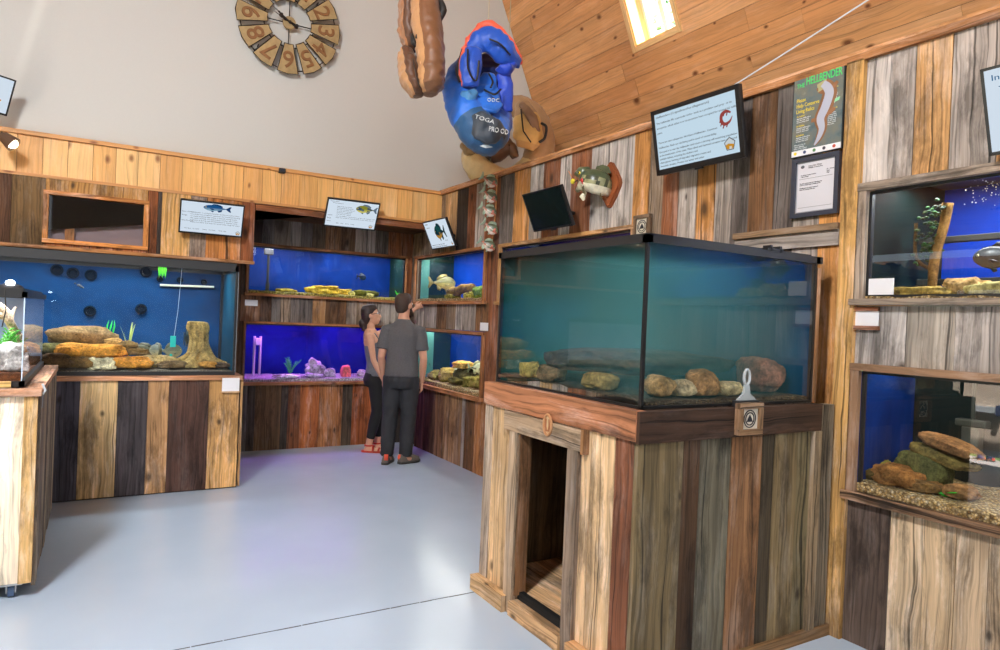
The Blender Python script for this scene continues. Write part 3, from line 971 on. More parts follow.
# near pair on the right wall ------------------------------------------------
tnu = wall_tank('upper near aquarium on the right wall with a leaning branch and bubbles', (RX-.02, 1.985, 1.735), -PI/2, 1.95, .545, .72, BLUE_VIVID, (DKGREEN2, BLUE), M['grav_tan'], .012, 34, (.95, .97, 1), (.045, .03, .03, .04), frame_col=c(166, 148, 130), group='aquariums set into the walls', glassm='glass_mirror')
tnl = wall_tank('lower near aquarium on the right wall with stacked mossy stones', (RX-.02, 1.985, .765), -PI/2, 1.95, .61, .5, REFLDARK, (BLUE, DKGREEN2), M['grav_tan'], .045, 9, (1, .88, .68), (.045, .03, .04, .035), frame_col=c(150, 116, 88), group='aquariums set into the walls', glassm='glass_mirror')


# recess tanks: contents (measured on planes a little behind the glass)
def on(ax, val, px, py, z): q = at(ax, val, px, py); return Vector((q.x, q.y, z))


GU = 1.745+.034; GLo = .765+.034
YR = BY+.17
b = MB()
rock('yellow_rock', 'big pitted yellow rock in the middle of the upper recess aquarium', on('y', YR, 325, 290, GU), (.17, .09, .055), c(226, 190, 70), 3, blocky=.6, rough=.3)
rock('yellow_rock', 'smaller yellow rock with a ledge beside the big pitted one in the upper recess aquarium', on('y', YR+.05, 343, 288, GU), (.10, .07, .045), c(215, 180, 70), 8, rough=.3)
rock('gravel_mound', 'low mossy yellow mound towards the left of the upper recess aquarium', on('y', YR, 286, 290, GU-.008), (.11, .08, .03), c(160, 140, 50), 5)
rock('mossy_log', 'olive mossy slab right of the yellow rocks in the upper recess aquarium', on('y', YR+.04, 365, 290, GU), (.19, .07, .045), c(112, 112, 44), 12, mat='driftwood', cat='driftwood')
rock('pebble', 'small pale pebble in front of the mossy slab, upper recess aquarium', on('y', BY+.1, 352, 292, GU), (.035, .03, .03), c(230, 215, 130), 2)
rock('pebble', 'small pale pebble nearest the green plant, upper recess aquarium', on('y', BY+.1, 370, 294, GU), (.045, .03, .022), c(225, 215, 140), 6)
blade_plant('plastic_plant', 'bright lime plastic plant in the right corner of the upper recess aquarium', on('y', YR, 398, 290, GU), 9, .14, .07, c(60, 230, 40), w=.02, seed=4)
fish('dark_fish', 'dark fish hovering above the mossy slab in the upper recess aquarium', at('y', YR+.1, 362, 277), .13, .075, c(24, 36, 60), c(40, 60, 70), c(20, 30, 50), rz=.4)
t = thing('filter_intake', 'dark filter intake pipe at the left of the upper recess aquarium', 'filter', on('y', YR+.1, 268, 270, GU))
b = MB(); b.tube([(0, 0, .10), (0, 0, .50)], .014, 10, (.03, .03, .035)); b.build('pipe', M['attr'], t, world=False)
b = MB()
for k in range(9): b.tube([(0, 0, .0+k*.011), (0, 0, .007+k*.011)], .024, 12, (.03, .035, .04))
b.tube([(0, 0, 0), (0, 0, .1)], .018, 10, (.02, .02, .02)); b.build('strainer', M['attr'], t, world=False)
b = MB(); b.box(-.05, .05, -.03, .03, .42, .49, (.05, .05, .06), bev=.01); b.build('pump_head', M['attr'], t, world=False)

WH = c(236, 228, 240)
rock('arch_rock', 'pale cave rock in the middle of the purple aquarium', on('y', YR, 313, 378, GLo), (.10, .07, .10), c(190, 178, 196), 21, rough=.4, blocky=.8)
rock('flat_rock', 'flat pale rock left of the plant in the purple aquarium', on('y', BY+.1, 285, 380, GLo), (.14, .07, .022), WH, 22)
rock('flat_rock', 'low rounded pale rock just below the cave rock in the purple aquarium', on('y', BY+.08, 313, 382, GLo), (.10, .05, .028), c(200, 188, 210), 23)
rock('round_rock', 'rounded pale rock right of the cave rock in the purple aquarium', on('y', YR, 329, 379, GLo), (.07, .06, .055), c(190, 175, 200), 24)
rock('pink_block', 'pinkish red block of rock in the purple aquarium', on('y', YR, 345, 379, GLo), (.055, .05, .075), c(240, 120, 120), 25, blocky=.5, rough=.12)
rock('round_rock', 'pale rock at the right of the purple aquarium beside the woman', on('y', YR, 362, 380, GLo), (.06, .05, .045), c(200, 180, 200), 26)
blade_plant('plastic_plant', 'bushy green plant in the purple aquarium', on('y', YR, 290, 376, GLo), 12, .26, .12, c(70, 200, 110), leafy=True, w=.007, seed=9)
t = thing('overflow_pipe', 'white overflow pipes in the left corner of the purple aquarium', 'pipe', on('y', YR+.12, 256, 375, GLo))
for k, x in enumerate((-.03, .035)):
    b = MB(); b.tube([(x, 0, 0), (x, 0, .46)], .014, 10, c(215, 205, 225)); b.build('pipe', M['attr'], t, world=False)
b = MB(); b.box(-.03, .03, -.05, 0, .36, .44, c(235, 230, 240), bev=.006); b.build('float_box', M['attr'], t, world=False)

# corner tanks: contents
GC = 1.745+.036; GD = .775+.046
XR = RX+.2
t = thing('driftwood_log', 'thick mossy log lying across rocks in the upper corner aquarium', 'driftwood', on('x', XR, 462, 296, GC))
b = MB()
p0, p1 = at('x', XR, 449, 291), at('x', XR, 474, 281)
p0.z = GC+.075; p1.z = GC+.135
P = [p0.lerp(p1, k/9)+Vector((0, 0, .008*math.sin(k*1.4))) for k in range(10)]
b.tube(P, [.04, .055, .052, .056, .05, .054, .05, .052, .048, .03], 12, c(140, 112, 52))
for v in b.bm.verts: v.co += v.co.normalized()*0 + Vector((0, .01*noise.noise(v.co*25), .012*noise.noise(v.co*30)))
b.build('log', M['driftwood'], t, smooth=True)
rock('olive_rock', 'olive rock under the left end of the log, upper corner aquarium', on('x', XR, 453, 298, GC), (.08, .09, .035), c(140, 130, 60), 31)
rock('olive_rock', 'mossy rock at the right edge of the upper corner aquarium', on('x', XR, 483, 296, GC), (.09, .12, .07), c(120, 150, 60), 33)
rock('olive_rock', 'yellow-green rock between the log and the mossy rock, upper corner aquarium', on('x', RX+.12, 470, 298, GC), (.06, .09, .04), c(190, 180, 80), 34)
fish('sunfish', 'big yellowish sunfish left of the log in the upper corner aquarium', at('x', XR+.05, 444, 283), .28, .16, c(130, 130, 80), c(205, 185, 110), c(150, 140, 80), rz=R(-24))
t = thing('air_line', 'thin dark rod in the left half of the upper corner aquarium', 'rod', on('x', XR, 431, 298, GC))
b = MB(); b.tube([(0, 0, 0), (0, .02, .2), (0, -.05, .5)], .008, 8, (.03, .04, .04)); b.build('rod', M['attr'], t, world=False)

YEL = c(205, 170, 84)
for i, (px, py, sz, q, lab) in enumerate([
        (436, 388, (.09, .11, .06), c(150, 140, 70), 'olive rock nearest the left end of the lower corner aquarium'),
        (448, 386, (.10, .12, .085), c(160, 140, 66), 'taller olive rock second from the left in the lower corner aquarium'),
        (458, 391, (.10, .12, .05), c(120, 110, 60), 'flat dark rock in front of the stacked stones, lower corner aquarium'),
        (463, 380, (.09, .13, .11), c(96, 90, 60), 'dark rock holding up the flat yellow stone, lower corner aquarium'),
        (471, 392, (.09, .09, .06), c(130, 120, 60), 'small olive rock at the front right of the lower corner aquarium'),
        (480, 394, (.09, .09, .07), c(140, 128, 60), 'rock at the right end of the lower corner aquarium')]):
    rock('olive_rock', lab, on('x', RX+.14+.05*(i % 2), px, py, GD), sz, q, 40+i, group='stones in the lower corner aquarium')
rock('yellow_stone', 'flat yellow stone lying on top of the dark rock, lower corner aquarium', on('x', RX+.17, 463, 378, GD+.185), (.10, .16, .045), c(214, 170, 84), 48)
rock('driftwood_stick', 'dark driftwood at the back right of the lower corner aquarium', on('x', RX+.3, 478, 385, GD), (.06, .2, .12), c(60, 62, 44), 49, mat='driftwood', cat='driftwood')
fish('pale_sunfish', 'pale banded sunfish above the rocks in the lower corner aquarium', at('x', XR, 478, 368), .17, .12, c(190, 200, 160), c(225, 225, 180), c(150, 160, 120), rz=R(-20), spots=c(90, 100, 80))
fish('pale_sunfish', 'pale sunfish half hidden behind the flat yellow stone, lower corner aquarium', at('x', XR+.12, 459, 372), .18, .12, c(150, 160, 130), c(190, 190, 150), c(120, 130, 100), rz=R(150))
blade_plant('dark_plant', 'dark plant at the left of the lower corner aquarium', on('x', XR, 428, 374, GD), 10, .17, .09, c(14, 44, 34), leafy=True, w=.014, seed=11)

# near right tanks: contents
GN = 1.735+.016; GB = .765+.052
t = thing('leaning_branch', 'brown branch leaning in the upper near aquarium', 'driftwood', on('x', RX+.24, 934, 290, GN))
b = MB()
q0, q1 = at('x', RX+.24, 932, 283), at('x', RX+.24, 948, 203)
q0.z = GN+.02
P = bezier([q0, q0.lerp(q1, .4)+Vector((0, .015, 0)), q0.lerp(q1, .75), q1], 6)
b.tube(P, lerp_list([.020, .024, .022, .026], len(P)), 10, c(130, 96, 50))
b.tube(bezier([q0.lerp(q1, .25), q0.lerp(q1, .35)+Vector((0, .10, .03)), q0.lerp(q1, .7)+Vector((0, .13, .05))], 5), .009, 8, c(90, 70, 44))
b.build('branch', M['driftwood'], t, smooth=True)
b = MB()
for k in range(90):
    f = rnd.random(); q = q0.lerp(q1, .35+.65*f)+Vector((rnd.uniform(-.04, .04), .05+rnd.uniform(-.05, .07), rnd.uniform(-.03, .03)))
    b.ball(q, (.012, .012, .008), c(rnd.randint(20, 60), rnd.randint(60, 100), rnd.randint(30, 50)), 1)
o = b.build('algae', M['leaf'], t); o['kind'] = 'stuff'
for k, z in enumerate((2.06, 1.845)):
    t = thing('support_bar', ('upper' if k == 0 else 'lower') + ' dark support bar at the left of the upper near aquarium', 'bar', (RX+.36, 1.65, z))
    b = MB(); b.box(-.02, .02, -.30, .28, -.02, .012, (.015, .02, .02), bev=.004); b.box(-.03, .03, -.34, -.27, -.05, .05, (.012, .014, .014), bev=.006); b.build('bar', M['attr'], t, world=False)
rock('tan_rock', 'flat tan rock in front of the branch, upper near aquarium', on('x', RX+.14, 918, 298, GN), (.07, .17, .03), c(176, 148, 74), 61)
rock('tan_rock', 'sandy rock under the dark fish in the upper near aquarium', on('x', RX+.16, 966, 292, GN), (.05, .10, .05), c(196, 160, 104), 62)
rock('tan_rock', 'pale stone at the right edge of the upper near aquarium', on('x', RX+.12, 992, 295, GN), (.05, .09, .035), c(196, 184, 120), 63)
blade_plant('green_plant', 'small leafy plant between the stones, upper near aquarium', on('x', RX+.15, 988, 293, GN), 8, .08, .05, c(70, 120, 40), w=.016, seed=5)
fish('dark_bass', 'dark fish at the right edge of the upper near aquarium', at('x', RX+.3, 1001, 257), .22, .11, c(16, 22, 24), c(40, 44, 40), c(20, 24, 26), rz=PI/2+.3)
# bubbles at the water line
b = MB()
for k in range(420):
    u = rnd.random()
    b.ball((RX+rnd.uniform(.03, .25), 1.62-u*1.2, 2.272-rnd.random()**2.2*.10), rnd.uniform(.0012, .0036), (.9, .95, 1), 1)
o = tag(b.build('bubbles', M['gloss_attr']), 'white air bubbles along the water line of the upper near aquarium', 'bubbles', kind='stuff')

MOSS = c(124, 124, 66)
LY = RX+.22
for i, (px, py, z, sz, q, lab) in enumerate([
        (865, 462, GB, (.11, .10, .07), c(150, 124, 60), 'yellow-brown rock at the bottom left of the lower near aquarium'),
        (862, 448, GB+.105, (.10, .10, .05), c(100, 104, 54), 'mossy stone second from the bottom of the left stack, lower near aquarium'),
        (863, 436, GB+.20, (.12, .10, .04), c(120, 124, 66), 'flat mossy stone second from the top of the left stack, lower near aquarium'),
        (857, 426, GB+.27, (.09, .07, .035), c(74, 72, 52), 'dark topmost stone of the left stack, lower near aquarium'),
        (922, 472, GB, (.10, .13, .09), c(96, 98, 56), 'big mossy boulder under the leaning slabs, lower near aquarium')]):
    rock('mossy_rock', lab, on('x', LY, px, py, z), sz, q, 70+i, group='mossy stones in the lower near aquarium', rough=.15)
for i, (px, py, z, lab, q) in enumerate([
        (942, 450, GB+.14, 'lower of the two slabs leaning on the mossy boulder, lower near aquarium', c(134, 118, 66)),
        (950, 440, GB+.20, 'upper brown slab leaning on the mossy boulder, lower near aquarium', c(132, 96, 62))]):
    b = MB()
    p = on('x', LY, px, py, z)
    o = rock('stone_slab', lab, p, (.09, .15, .028), q, 80+i, rough=.12)
    o.rotation_euler = (R(14), 0, 0); o.matrix_basis = Matrix.Translation(p) @ Matrix.Rotation(R(14), 4, 'X')
for i, (px, py, sz, q, lab) in enumerate([
        (880, 466, (.07, .08, .045), c(150, 150, 70), 'green-tinged round rock behind the gravel front, lower near aquarium'),
        (898, 487, (.09, .12, .055), c(150, 104, 56), 'brown rock in the middle of the gravel, lower near aquarium'),
        (872, 490, (.06, .09, .03), c(92, 78, 40), 'low dark rock at the front left of the lower near aquarium'),
        (918, 492, (.07, .11, .03), c(120, 90, 50), 'low brown rock right of the middle rock, lower near aquarium'),
        (893, 470, (.06, .08, .04), c(190, 150, 90), 'sandy rock behind the middle rock, lower near aquarium'),
        (962, 490, (.06, .07, .035), c(150, 110, 70), 'small square rock by the right end of the gravel, lower near aquarium')]):
    rock('brown_rock', lab, on('x', RX+.11+.1*(py < 475), px, py, GB), sz, q, 90+i, group='stones on the gravel of the lower near aquarium')
blade_plant('green_leaf', 'bright green leaf lying on the gravel, lower near aquarium', on('x', RX+.09, 946, 500, GB), 5, .05, .16, c(50, 190, 40), w=.03, seed=3)
t = thing('filter_pump', 'dark pump hanging at the back of the lower near aquarium', 'pump', (RX+.42, 1.67, 1.12))
b = MB(); b.box(-.03, .03, -.07, .07, .0, .035, (.03, .04, .04), bev=.006); b.build('bracket', M['attr'], t, world=False)
b = MB(); b.tube([(0, 0, .03), (0, .0, .23)], .01, 8, (.03, .04, .04)); b.build('rod', M['attr'], t, world=False)
b = MB(); b.box(-.03, .03, -.04, .04, -.14, -.0, (.03, .04, .04), bev=.008); b.build('motor', M['attr'], t, world=False)
# ------------------------------------------------------------------ big aquarium and cabinet on the left
TX0, TX1, TY0, TY1, TZ0, TZ1 = -1.5, 1.03, 6.225, 6.92, .985, 1.93
CY = 6.22
t = thing('aquarium_cabinet', 'barnwood cabinet of dark and pale boards under the big left aquarium', 'cabinet', (-.2, CY, 0))
b = MB()
Mc = Matrix.Translation((0, CY, 0))
segs = bsegs(CY, 440, [-160, -120, -60, 0, 52, 63, 78, 116, 146, 167, 207, 237], [TAN, DBRN, c(96, 88, 92), TAN, c(84, 80, 88), c(78, 74, 82), c(212, 176, 124), c(82, 74, 76), c(200, 152, 104), c(88, 62, 52), c(210, 160, 100)], .012, .945)
b.planks(Mc, segs, th=.02)
xr = at('y', CY, 237, 487).x
b.build('front_boards', M['barn'], t)
b = MB(); b.box(-1.55, xr-.005, CY, 6.93, .0, .945, (.03, .022, .016)); b.build('carcass', M['barn'], t)
b = MB(); b.box(xr-.004, xr+.016, CY-.01, 6.93, .012, .945, c(190, 146, 96)); b.build('side_board', M['barn'], t)
b = MB(); b.box(-1.56, 1.095, CY-.045, 6.95, .945, .983, c(196, 138, 98)); b.build('top_board', M['barn'], t)

t = thing('label_holder', 'white card in a small wooden holder on the cabinet edge of the left aquarium', 'label', on('y', CY-.05, 230, 390, .85))
p0, p1 = at('y', CY-.05, 222, 378), at('y', CY-.05, 239.5, 391)
b = MB(); b.box(p0.x, p1.x, CY-.054, CY-.022, p1.z-.012, p1.z, c(206, 160, 104)); b.build('ledge', M['barn'], t)
b = MB(); b.box(p0.x+.003, p1.x-.003, CY-.05, CY-.046, p1.z, p0.z, (.8, .8, .82)); b.build('card', M['paper'], t)

t = thing('aquarium', 'large rectangular aquarium with blue back on the left barnwood cabinet', 'aquarium', (-.2, TY0, TZ0))
b = MB(); b.box(TX0, TX1, TY1-.012, TY1, TZ0, TZ1-.02); b.build('back_panel', backpaint('lake_blue_back', c(2, 36, 74), c(6, 68, 122), 1.3), t)
b = MB(); b.box(TX1-.014, TX1, TY0+.02, TY1-.012, TZ0, TZ1-.03); b.build('side_panel', backpaint('lake_teal_side', c(10, 56, 84), c(24, 84, 112)), t)
b = MB(); b.box(TX0, TX0+.014, TY0+.02, TY1-.012, TZ0, TZ1-.03); b.build('side_panel', M['glass'], t)
b = MB(); b.box(TX0, TX1, TY0, TY0+.012, TZ0+.02, TZ1-.03); b.build('front_pane', M['glass'], t)
b = MB()
b.box(TX0-.01, TX1+.008, TY0-.008, TY0+.02, TZ1-.05, TZ1); b.box(TX0-.01, TX1+.008, TY1-.02, TY1+.004, TZ1-.05, TZ1)
b.box(TX1-.02, TX1+.008, TY0-.008, TY1, TZ1-.05, TZ1); b.box(TX0-.01, TX0+.02, TY0-.008, TY1, TZ1-.05, TZ1)
b.box(TX0-.01, TX1+.008, TY0-.006, TY0+.02, TZ0-.001, TZ0+.03); b.box(TX1-.012, TX1+.006, TY0-.004, TY0+.018, TZ0, TZ1)
b.build('black_rim', M['rim'], t)
b = MB(); b.box(TX1+.001, TX1+.012, TY0-.004, TY0+.008, TZ0+.02, TZ1-.05, c(120, 124, 130)); b.build('edge_seal', M['attr'], t)
b = MB(); b.box(TX1-.035, TX1-.014, TY1-.05, TY1-.012, TZ0+.02, TZ1-.05, (.004, .006, .012)); b.build('corner_seal', M['attr'], t)
b = MB(); gravel_bed(b, TX1-TX0-.03, TY1-TY0-.04, .035, 1.6, seed=3)
for v in b.bm.verts: v.co += Vector((TX0+.015, TY0+.02, TZ0))
o = b.build('gravel', M['grav_grey'], t, smooth=True); o['kind'] = 'stuff'
b = MB(); b.box(TX0, TX1, TY0+.05, TY1, TZ1+.001, TZ1+.025, (.02, .02, .02)); b.build('lid', M['rim'], t)
for k, x in enumerate((-1.0, -.1, .62)):
    b = MB(); b.box(x-.30, x+.30, TY0+.25, TY0+.33, TZ1-.025, TZ1+.0, (.9, .9, .9)); b.build('lamp_tube', M['paper'], t)
area('tank_light', ((TX0+TX1)/2, TY0+.34, TZ1-.03), ((TX0+TX1)/2, TY0+.40, TZ0), 2.3, .1, 26, (.92, .97, 1))
BULK = simple('bulkhead_rubber', (.003, .009, .02), .95, spec=.05)
# round bulkhead fittings on the back glass
for (px, py) in ((57, 270), (73, 273), (91, 275), (90, 311), (141, 309), (146, 272), (160, 279), (180, 280), (204, 282)):
    p = at('y', TY1-.03, px, py)
    b = MB(); r_ = .048 if py < 300 and px < 150 or py > 300 else .028
    b.ell([(p+Vector((0, 0, 0)), r_, r_), (p+Vector((0, -.018, 0)), r_, r_), (p+Vector((0, -.022, 0)), r_*.7, r_*.7), (p+Vector((0, -.008, 0)), r_*.55, r_*.55)], 18, (.004, .008, .016), Y=Vector((0, 0, 1)))
    b.build('bulkhead_fitting', BULK, t)
p = at('y', TY1-.05, 160, 285)
b = MB(); b.tube([p, at('y', TY1-.05, 214, 287)], .010, 8, c(220, 226, 210)); b.build('pale_tube', M['attr'], t)  # pale horizontal tube near the back panel

GT = TZ0+.05
Yf, Ym, Yb = TY0+.14, TY0+.27, TY0+.45
OCH = c(222, 152, 58)
rock('slab_rock', 'long ochre slab lying across the rock pile in the left aquarium', on('y', Yf+.04, 91, 364, GT+.085), (.245, .12, .062), OCH, 101, rough=.13, blocky=.7)
rock('slab_rock', 'big grey-brown rock at the back of the pile in the left aquarium', on('y', Yb, 82, 350, GT+.17), (.255, .12, .085), c(150, 122, 84), 102, rough=.14)
rock('round_rock', 'olive rock at the left end of the pile in the left aquarium', on('y', Ym+.02, 58, 354, GT+.09), (.13, .10, .055), c(120, 116, 66), 103, rough=.14)
rock('round_rock', 'dark rock at the bottom left of the pile in the left aquarium', on('y', Yf, 57, 368, GT), (.15, .10, .065), c(98, 74, 48), 104)
rock('round_rock', 'shadowed brown rock under the ochre slab in the left aquarium', on('y', Yf+.02, 84, 372, GT), (.17, .10, .055), c(120, 92, 50), 105)
rock('round_rock', 'small ochre cobble on top of the right end of the slab, left aquarium', on('y', Ym+.03, 113, 352, GT+.17), (.07, .06, .035), c(180, 140, 80), 106)
rock('flat_rock', 'brown flat rock topmost of the stack right of the slab, left aquarium', on('y', Ym, 126, 352, GT+.155), (.085, .07, .032), c(130, 104, 62), 107)
rock('flat_rock', 'brown flat rock second in the stack right of the slab, left aquarium', on('y', Ym, 129, 357, GT+.10), (.13, .08, .034), c(120, 96, 56), 108)
rock('flat_rock', 'ochre rock at the base of the stack right of the slab, left aquarium', on('y', Yf, 130, 370, GT), (.15, .10, .055), c(214, 146, 58), 109)
rock('flat_rock', 'pale flat stone between the two rock piles of the left aquarium', on('y', Ym, 155, 362, GT), (.17, .10, .055), c(176, 152, 100), 110, rough=.12)
rock('flat_rock', 'dark low stone in front of the stump, left aquarium', on('y', Yf, 172, 370, GT), (.12, .08, .03), c(110, 88, 58), 111)
rock('flat_rock', 'small ochre stone right of the dark one in front of the stump, left aquarium', on('y', Yf, 208, 370, GT), (.075, .06, .03), c(200, 146, 70), 112)
rock('flat_rock', 'small dark stone in the right corner of the left aquarium', on('y', Yf, 221, 372, GT), (.07, .05, .025), c(86, 70, 56), 113)
rock('coral_lump', 'lump of white coral gravel in front of the ochre slab, left aquarium', on('y', TY0+.07, 102, 372, GT-.01), (.085, .04, .055), c(226, 214, 176), 114, rough=.45)
# tree stump ornament
t = thing('stump', 'gnarled driftwood stump standing at the right of the left aquarium', 'driftwood', on('y', Ym, 197, 358, GT))
b = MB(); q = on('y', Ym, 197, 358, GT)
prof0 = [(0, .21, .13), (.03, .20, .12), (.06, .15, .10), (.10, .10, .08), (.16, .075, .065), (.24, .065, .06), (.30, .07, .06), (.34, .08, .06), (.39, .072, .055), (.40, .05, .04)]
prof = [tuple(v) for v in bezier([Vector(q_) for q_ in prof0], 4)]
rr = []
for z, rx, ry in prof:
    ring = []
    for k in range(64):
        a = 2*PI*k/64
        f = 1+.30*math.sin(a*6+z*11+math.sin(z*14))*(.7 if z < .3 else .35)+.08*math.sin(a*15-z*20)+.22*noise.noise(Vector((math.cos(a)*2, math.sin(a)*2, z*7)))
        ring.append(q+Vector((.02*math.sin(z*9)+math.cos(a)*rx*f, math.sin(a)*ry*f, z)))
    rr.append(ring)
b.rings(rr, c(176, 150, 92)); b.build('trunk', M['driftwood'], t, smooth=True)
b = MB()
for k, a in enumerate((-2.9, -2.2, -1.2, -.4, .2)):
    e = Vector((math.cos(a)*.22, math.sin(a)*.12, 0))
    b.tube([q+e*.25+Vector((0, 0, .11)), q+e*.6+Vector((0, 0, .055)), q+e*1.05+Vector((0, 0, .012))], [.026, .022, .010], 8, c(164, 138, 84))
b.build('root', M['driftwood'], t, smooth=True)
blade_plant('water_plant', 'thin pale green plant behind the rock stack in the left aquarium', on('y', Yb, 128, 358, GT+.03), 9, .42, .13, c(180, 200, 110), w=.011, seed=21)
b = MB(); q = on('y', Yb+.1, 110, 350, GT+.08)
for k in range(3):
    b.tube([q+Vector((k*.018-.02, 0, z*.30/6)) + Vector((.012*math.sin(z*1.1+k), 0, 0)) for z in range(7)], [.012, .022, .026, .026, .024, .02, .004], 8, c(20, 190, 70), flat=.35, ref=(0, 1, .01))
tag(b.build('grass_plant', M['leaf'], smooth=True, loc=None), 'solid green strap plant behind the ochre slab in the left aquarium', 'plant')
b = MB(); q = at('y', Yb, 163, 261)
for k in range(5):
    b.tube([q+Vector((k*.012-.03, 0, 0)), q+Vector((k*.014-.03, .01, -.07)), q+Vector((k*.012-.025, .0, -.15+.02*(k % 2)))], [.006, .018, .004], 6, c(80, 200, 40), flat=.4)
tag(b.build('floating_plant', M['leaf'], smooth=True), 'bright green plant hanging from the top of the left aquarium', 'plant')
fish('sunfish', 'grey sunfish facing right in front of the stump, left aquarium', at('y', Ym+.03, 172, 351), .17, .115, c(110, 116, 96), c(170, 160, 124), c(100, 104, 88), rz=.25)
fish('sunfish', 'pale sunfish facing the middle one, left aquarium', at('y', Ym+.08, 157, 350), .13, .10, c(120, 130, 120), c(180, 172, 140), c(110, 116, 104), rz=PI-.5)
fish('sunfish', 'dim fish behind the pale sunfish and above the pale flat stone, left aquarium', at('y', Yb, 143, 350), .22, .10, c(90, 92, 72), c(140, 130, 90), c(90, 90, 70), rz=PI+.15)
fish('sunfish', 'dim round fish behind the stump in the left aquarium', at('y', Yb, 187, 338), .15, .13, c(70, 84, 80), c(100, 104, 90), c(60, 72, 70), rz=1.2)
fish('minnow', 'tiny dark minnow in the open water of the left aquarium', at('y', Yb, 80, 286), .07, .02, c(14, 24, 40), c(30, 40, 60), c(14, 24, 40), rz=0, tilt=.5)
# feeding clip with its line
t = thing('feeder_tag', 'turquoise tag hanging on a thin line in the left aquarium', 'tag', at('y', Ym, 172, 346))
q0, q1 = at('y', Ym, 170, 347), at('y', Ym, 176, 336)
b = MB(); b.box(q0.x, q1.x, Ym-.006, Ym+.006, q0.z, q1.z, c(20, 200, 190)); b.box(q0.x, q0.x+.02, Ym-.006, Ym+.006, q0.z-.10, q0.z-.06, c(20, 190, 180)); b.build('tag', M['attr'], t)
b = MB(); b.tube([at('y', Ym, 174, 337), at('y', Ym, 178, 310), at('y', Ym, 182, 268)], .0022, 6, (.5, .6, .7)); b.build('line', M['attr'], t)

# header: framed viewing window --------------------------------------------
p0 = at('y', PY-.02, 45, 179); p1 = at('y', PY-.02, 147, 246)
t = thing('display_window', 'framed interior window set in the boards above the left aquarium', 'window', ((p0.x+p1.x)/2, PY, p1.z))
zt, zb = 2.475, 2.095
b = MB(); fc = c(210, 138, 74); w = .035
b.box(p0.x-.005, p1.x+.005, PY-.055, PY+.02, zt, zt+w, fc); b.box(p0.x-.005, p1.x+.005, PY-.055, PY+.02, zb-w, zb, fc)
b.box(p0.x-.005, p0.x+w, PY-.05, PY+.02, zb, zt, fc); b.box(p1.x-w, p1.x+.005, PY-.05, PY+.02, zb, zt, fc)
b.build('frame', M['barn'], t)
b = MB(); b.box(p0.x+w, p1.x-w, PY-.02, PY-.014, zb, zt); b.build('pane', M['glass_strong'], t)
b = MB(); b.box(p0.x, p1.x, PY+.09, PY+.11, zb-.05, zt+.05, c(136, 112, 118)); b.box(p0.x, p1.x, PY+.06, PY+.09, zb+.20, zt+.05, c(104, 80, 74)); b.box(p0.x, p1.x, PY+.0, PY+.10, zb-.06, zb-.02, c(140, 120, 120))  # two tones stand in for the room reflected in the pane
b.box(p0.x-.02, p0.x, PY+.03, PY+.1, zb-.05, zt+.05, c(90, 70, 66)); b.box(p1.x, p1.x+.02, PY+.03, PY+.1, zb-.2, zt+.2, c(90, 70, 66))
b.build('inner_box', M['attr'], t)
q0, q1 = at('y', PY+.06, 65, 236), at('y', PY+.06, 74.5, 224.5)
b = MB(); b.box(q0.x, q1.x, PY+.03, PY+.085, zb-.02, q1.z, c(200, 134, 84)); tag(b.build('reflected_square', M['barn']), 'small orange-brown square standing for a reflection in the display window pane', 'block')  # orange square of the pane's reflection, built as a solid

# ------------------------------------------------------------------ wheeled cart with a terrarium in front
KX, KY0, KY1 = -.26, 4.25, 5.84
t = thing('cart', 'wheeled barnwood cart with a pale plywood front carrying the terrarium', 'cart', (-1.0, 5.0, 0))
b = MB(); b.box(-1.75, KX-.03, KY0+.004, KY0+.024, .085, 1.055, c(242, 224, 198), long='z'); b.build('front_panel', M['barn'], t)
b = MB(); b.box(KX-.055, KX+.004, KY0-.012, KY0+.03, .085, 1.055, c(222, 178, 116), long='z'); b.build('corner_post', M['barn'], t)
b = MB(); Mk = Matrix.Translation((KX, 0, 0)) @ Matrix.Rotation(PI/2, 4, 'Z')
pal = [c(150, 132, 114), c(120, 108, 98), c(170, 150, 126), c(104, 92, 84), c(160, 142, 120)]
y = KY0+.02; segs = []; k = 0
while y < KY1-.02:
    w = min(rnd.uniform(.11, .19), KY1-y); segs.append((y, y+w, .08-rnd.uniform(0, .03), 1.055, pal[k % 5])); y += w; k += 1
b.planks(Mk, segs, th=.018); b.build('side_boards', M['barn'], t)
b = MB(); b.box(-1.75, KX-.02, KY0+.03, KY1, .09, 1.05, (.08, .06, .04)); b.build('carcass', M['barn'], t)
b = MB()
zt = 1.06
b.box(-1.78, KX+.02, KY0-.03, KY0+.05, zt, zt+.035, c(206, 150, 112)); b.box(KX-.06, KX+.022, KY0+.05, KY1+.03, zt, zt+.035, c(198, 150, 118)); b.box(-1.78, KX-.06, KY0+.05, KY1+.03, zt, zt+.02, c(190, 150, 110))
b.build('top_board', M['barn'], t)
p = Vector((KX-.075, KY0+.04, 0))
for (x, y) in ((KX-.085, KY0+.05), (-1.6, KY0+.05), (KX-.085, KY1-.08)):
    b = MB(); b.box(x-.05, x+.05, y-.045, y+.045, .074, .083, (.5, .5, .52)); b.box(x-.022, x-.017, y-.02, y+.03, .03, .076, (.5, .5, .52)); b.box(x+.017, x+.022, y-.02, y+.03, .03, .076, (.5, .5, .52))
    cs = b.build('caster', M['steel'], t)
    b = MB(); b.ell([((x-.014, y+.012, .034), .034, .034), ((x-.008, y+.012, .034), .034, .034), ((x+.008, y+.012, .034), .034, .034), ((x+.014, y+.012, .034), .034, .034)], 20, c(70, 90, 120), X=Vector((0, 1, 0)), Y=Vector((0, 0, 1))); b.build('wheel', M['gloss_attr'], cs)
q = at('x', KX+.012, 40.5, 400)
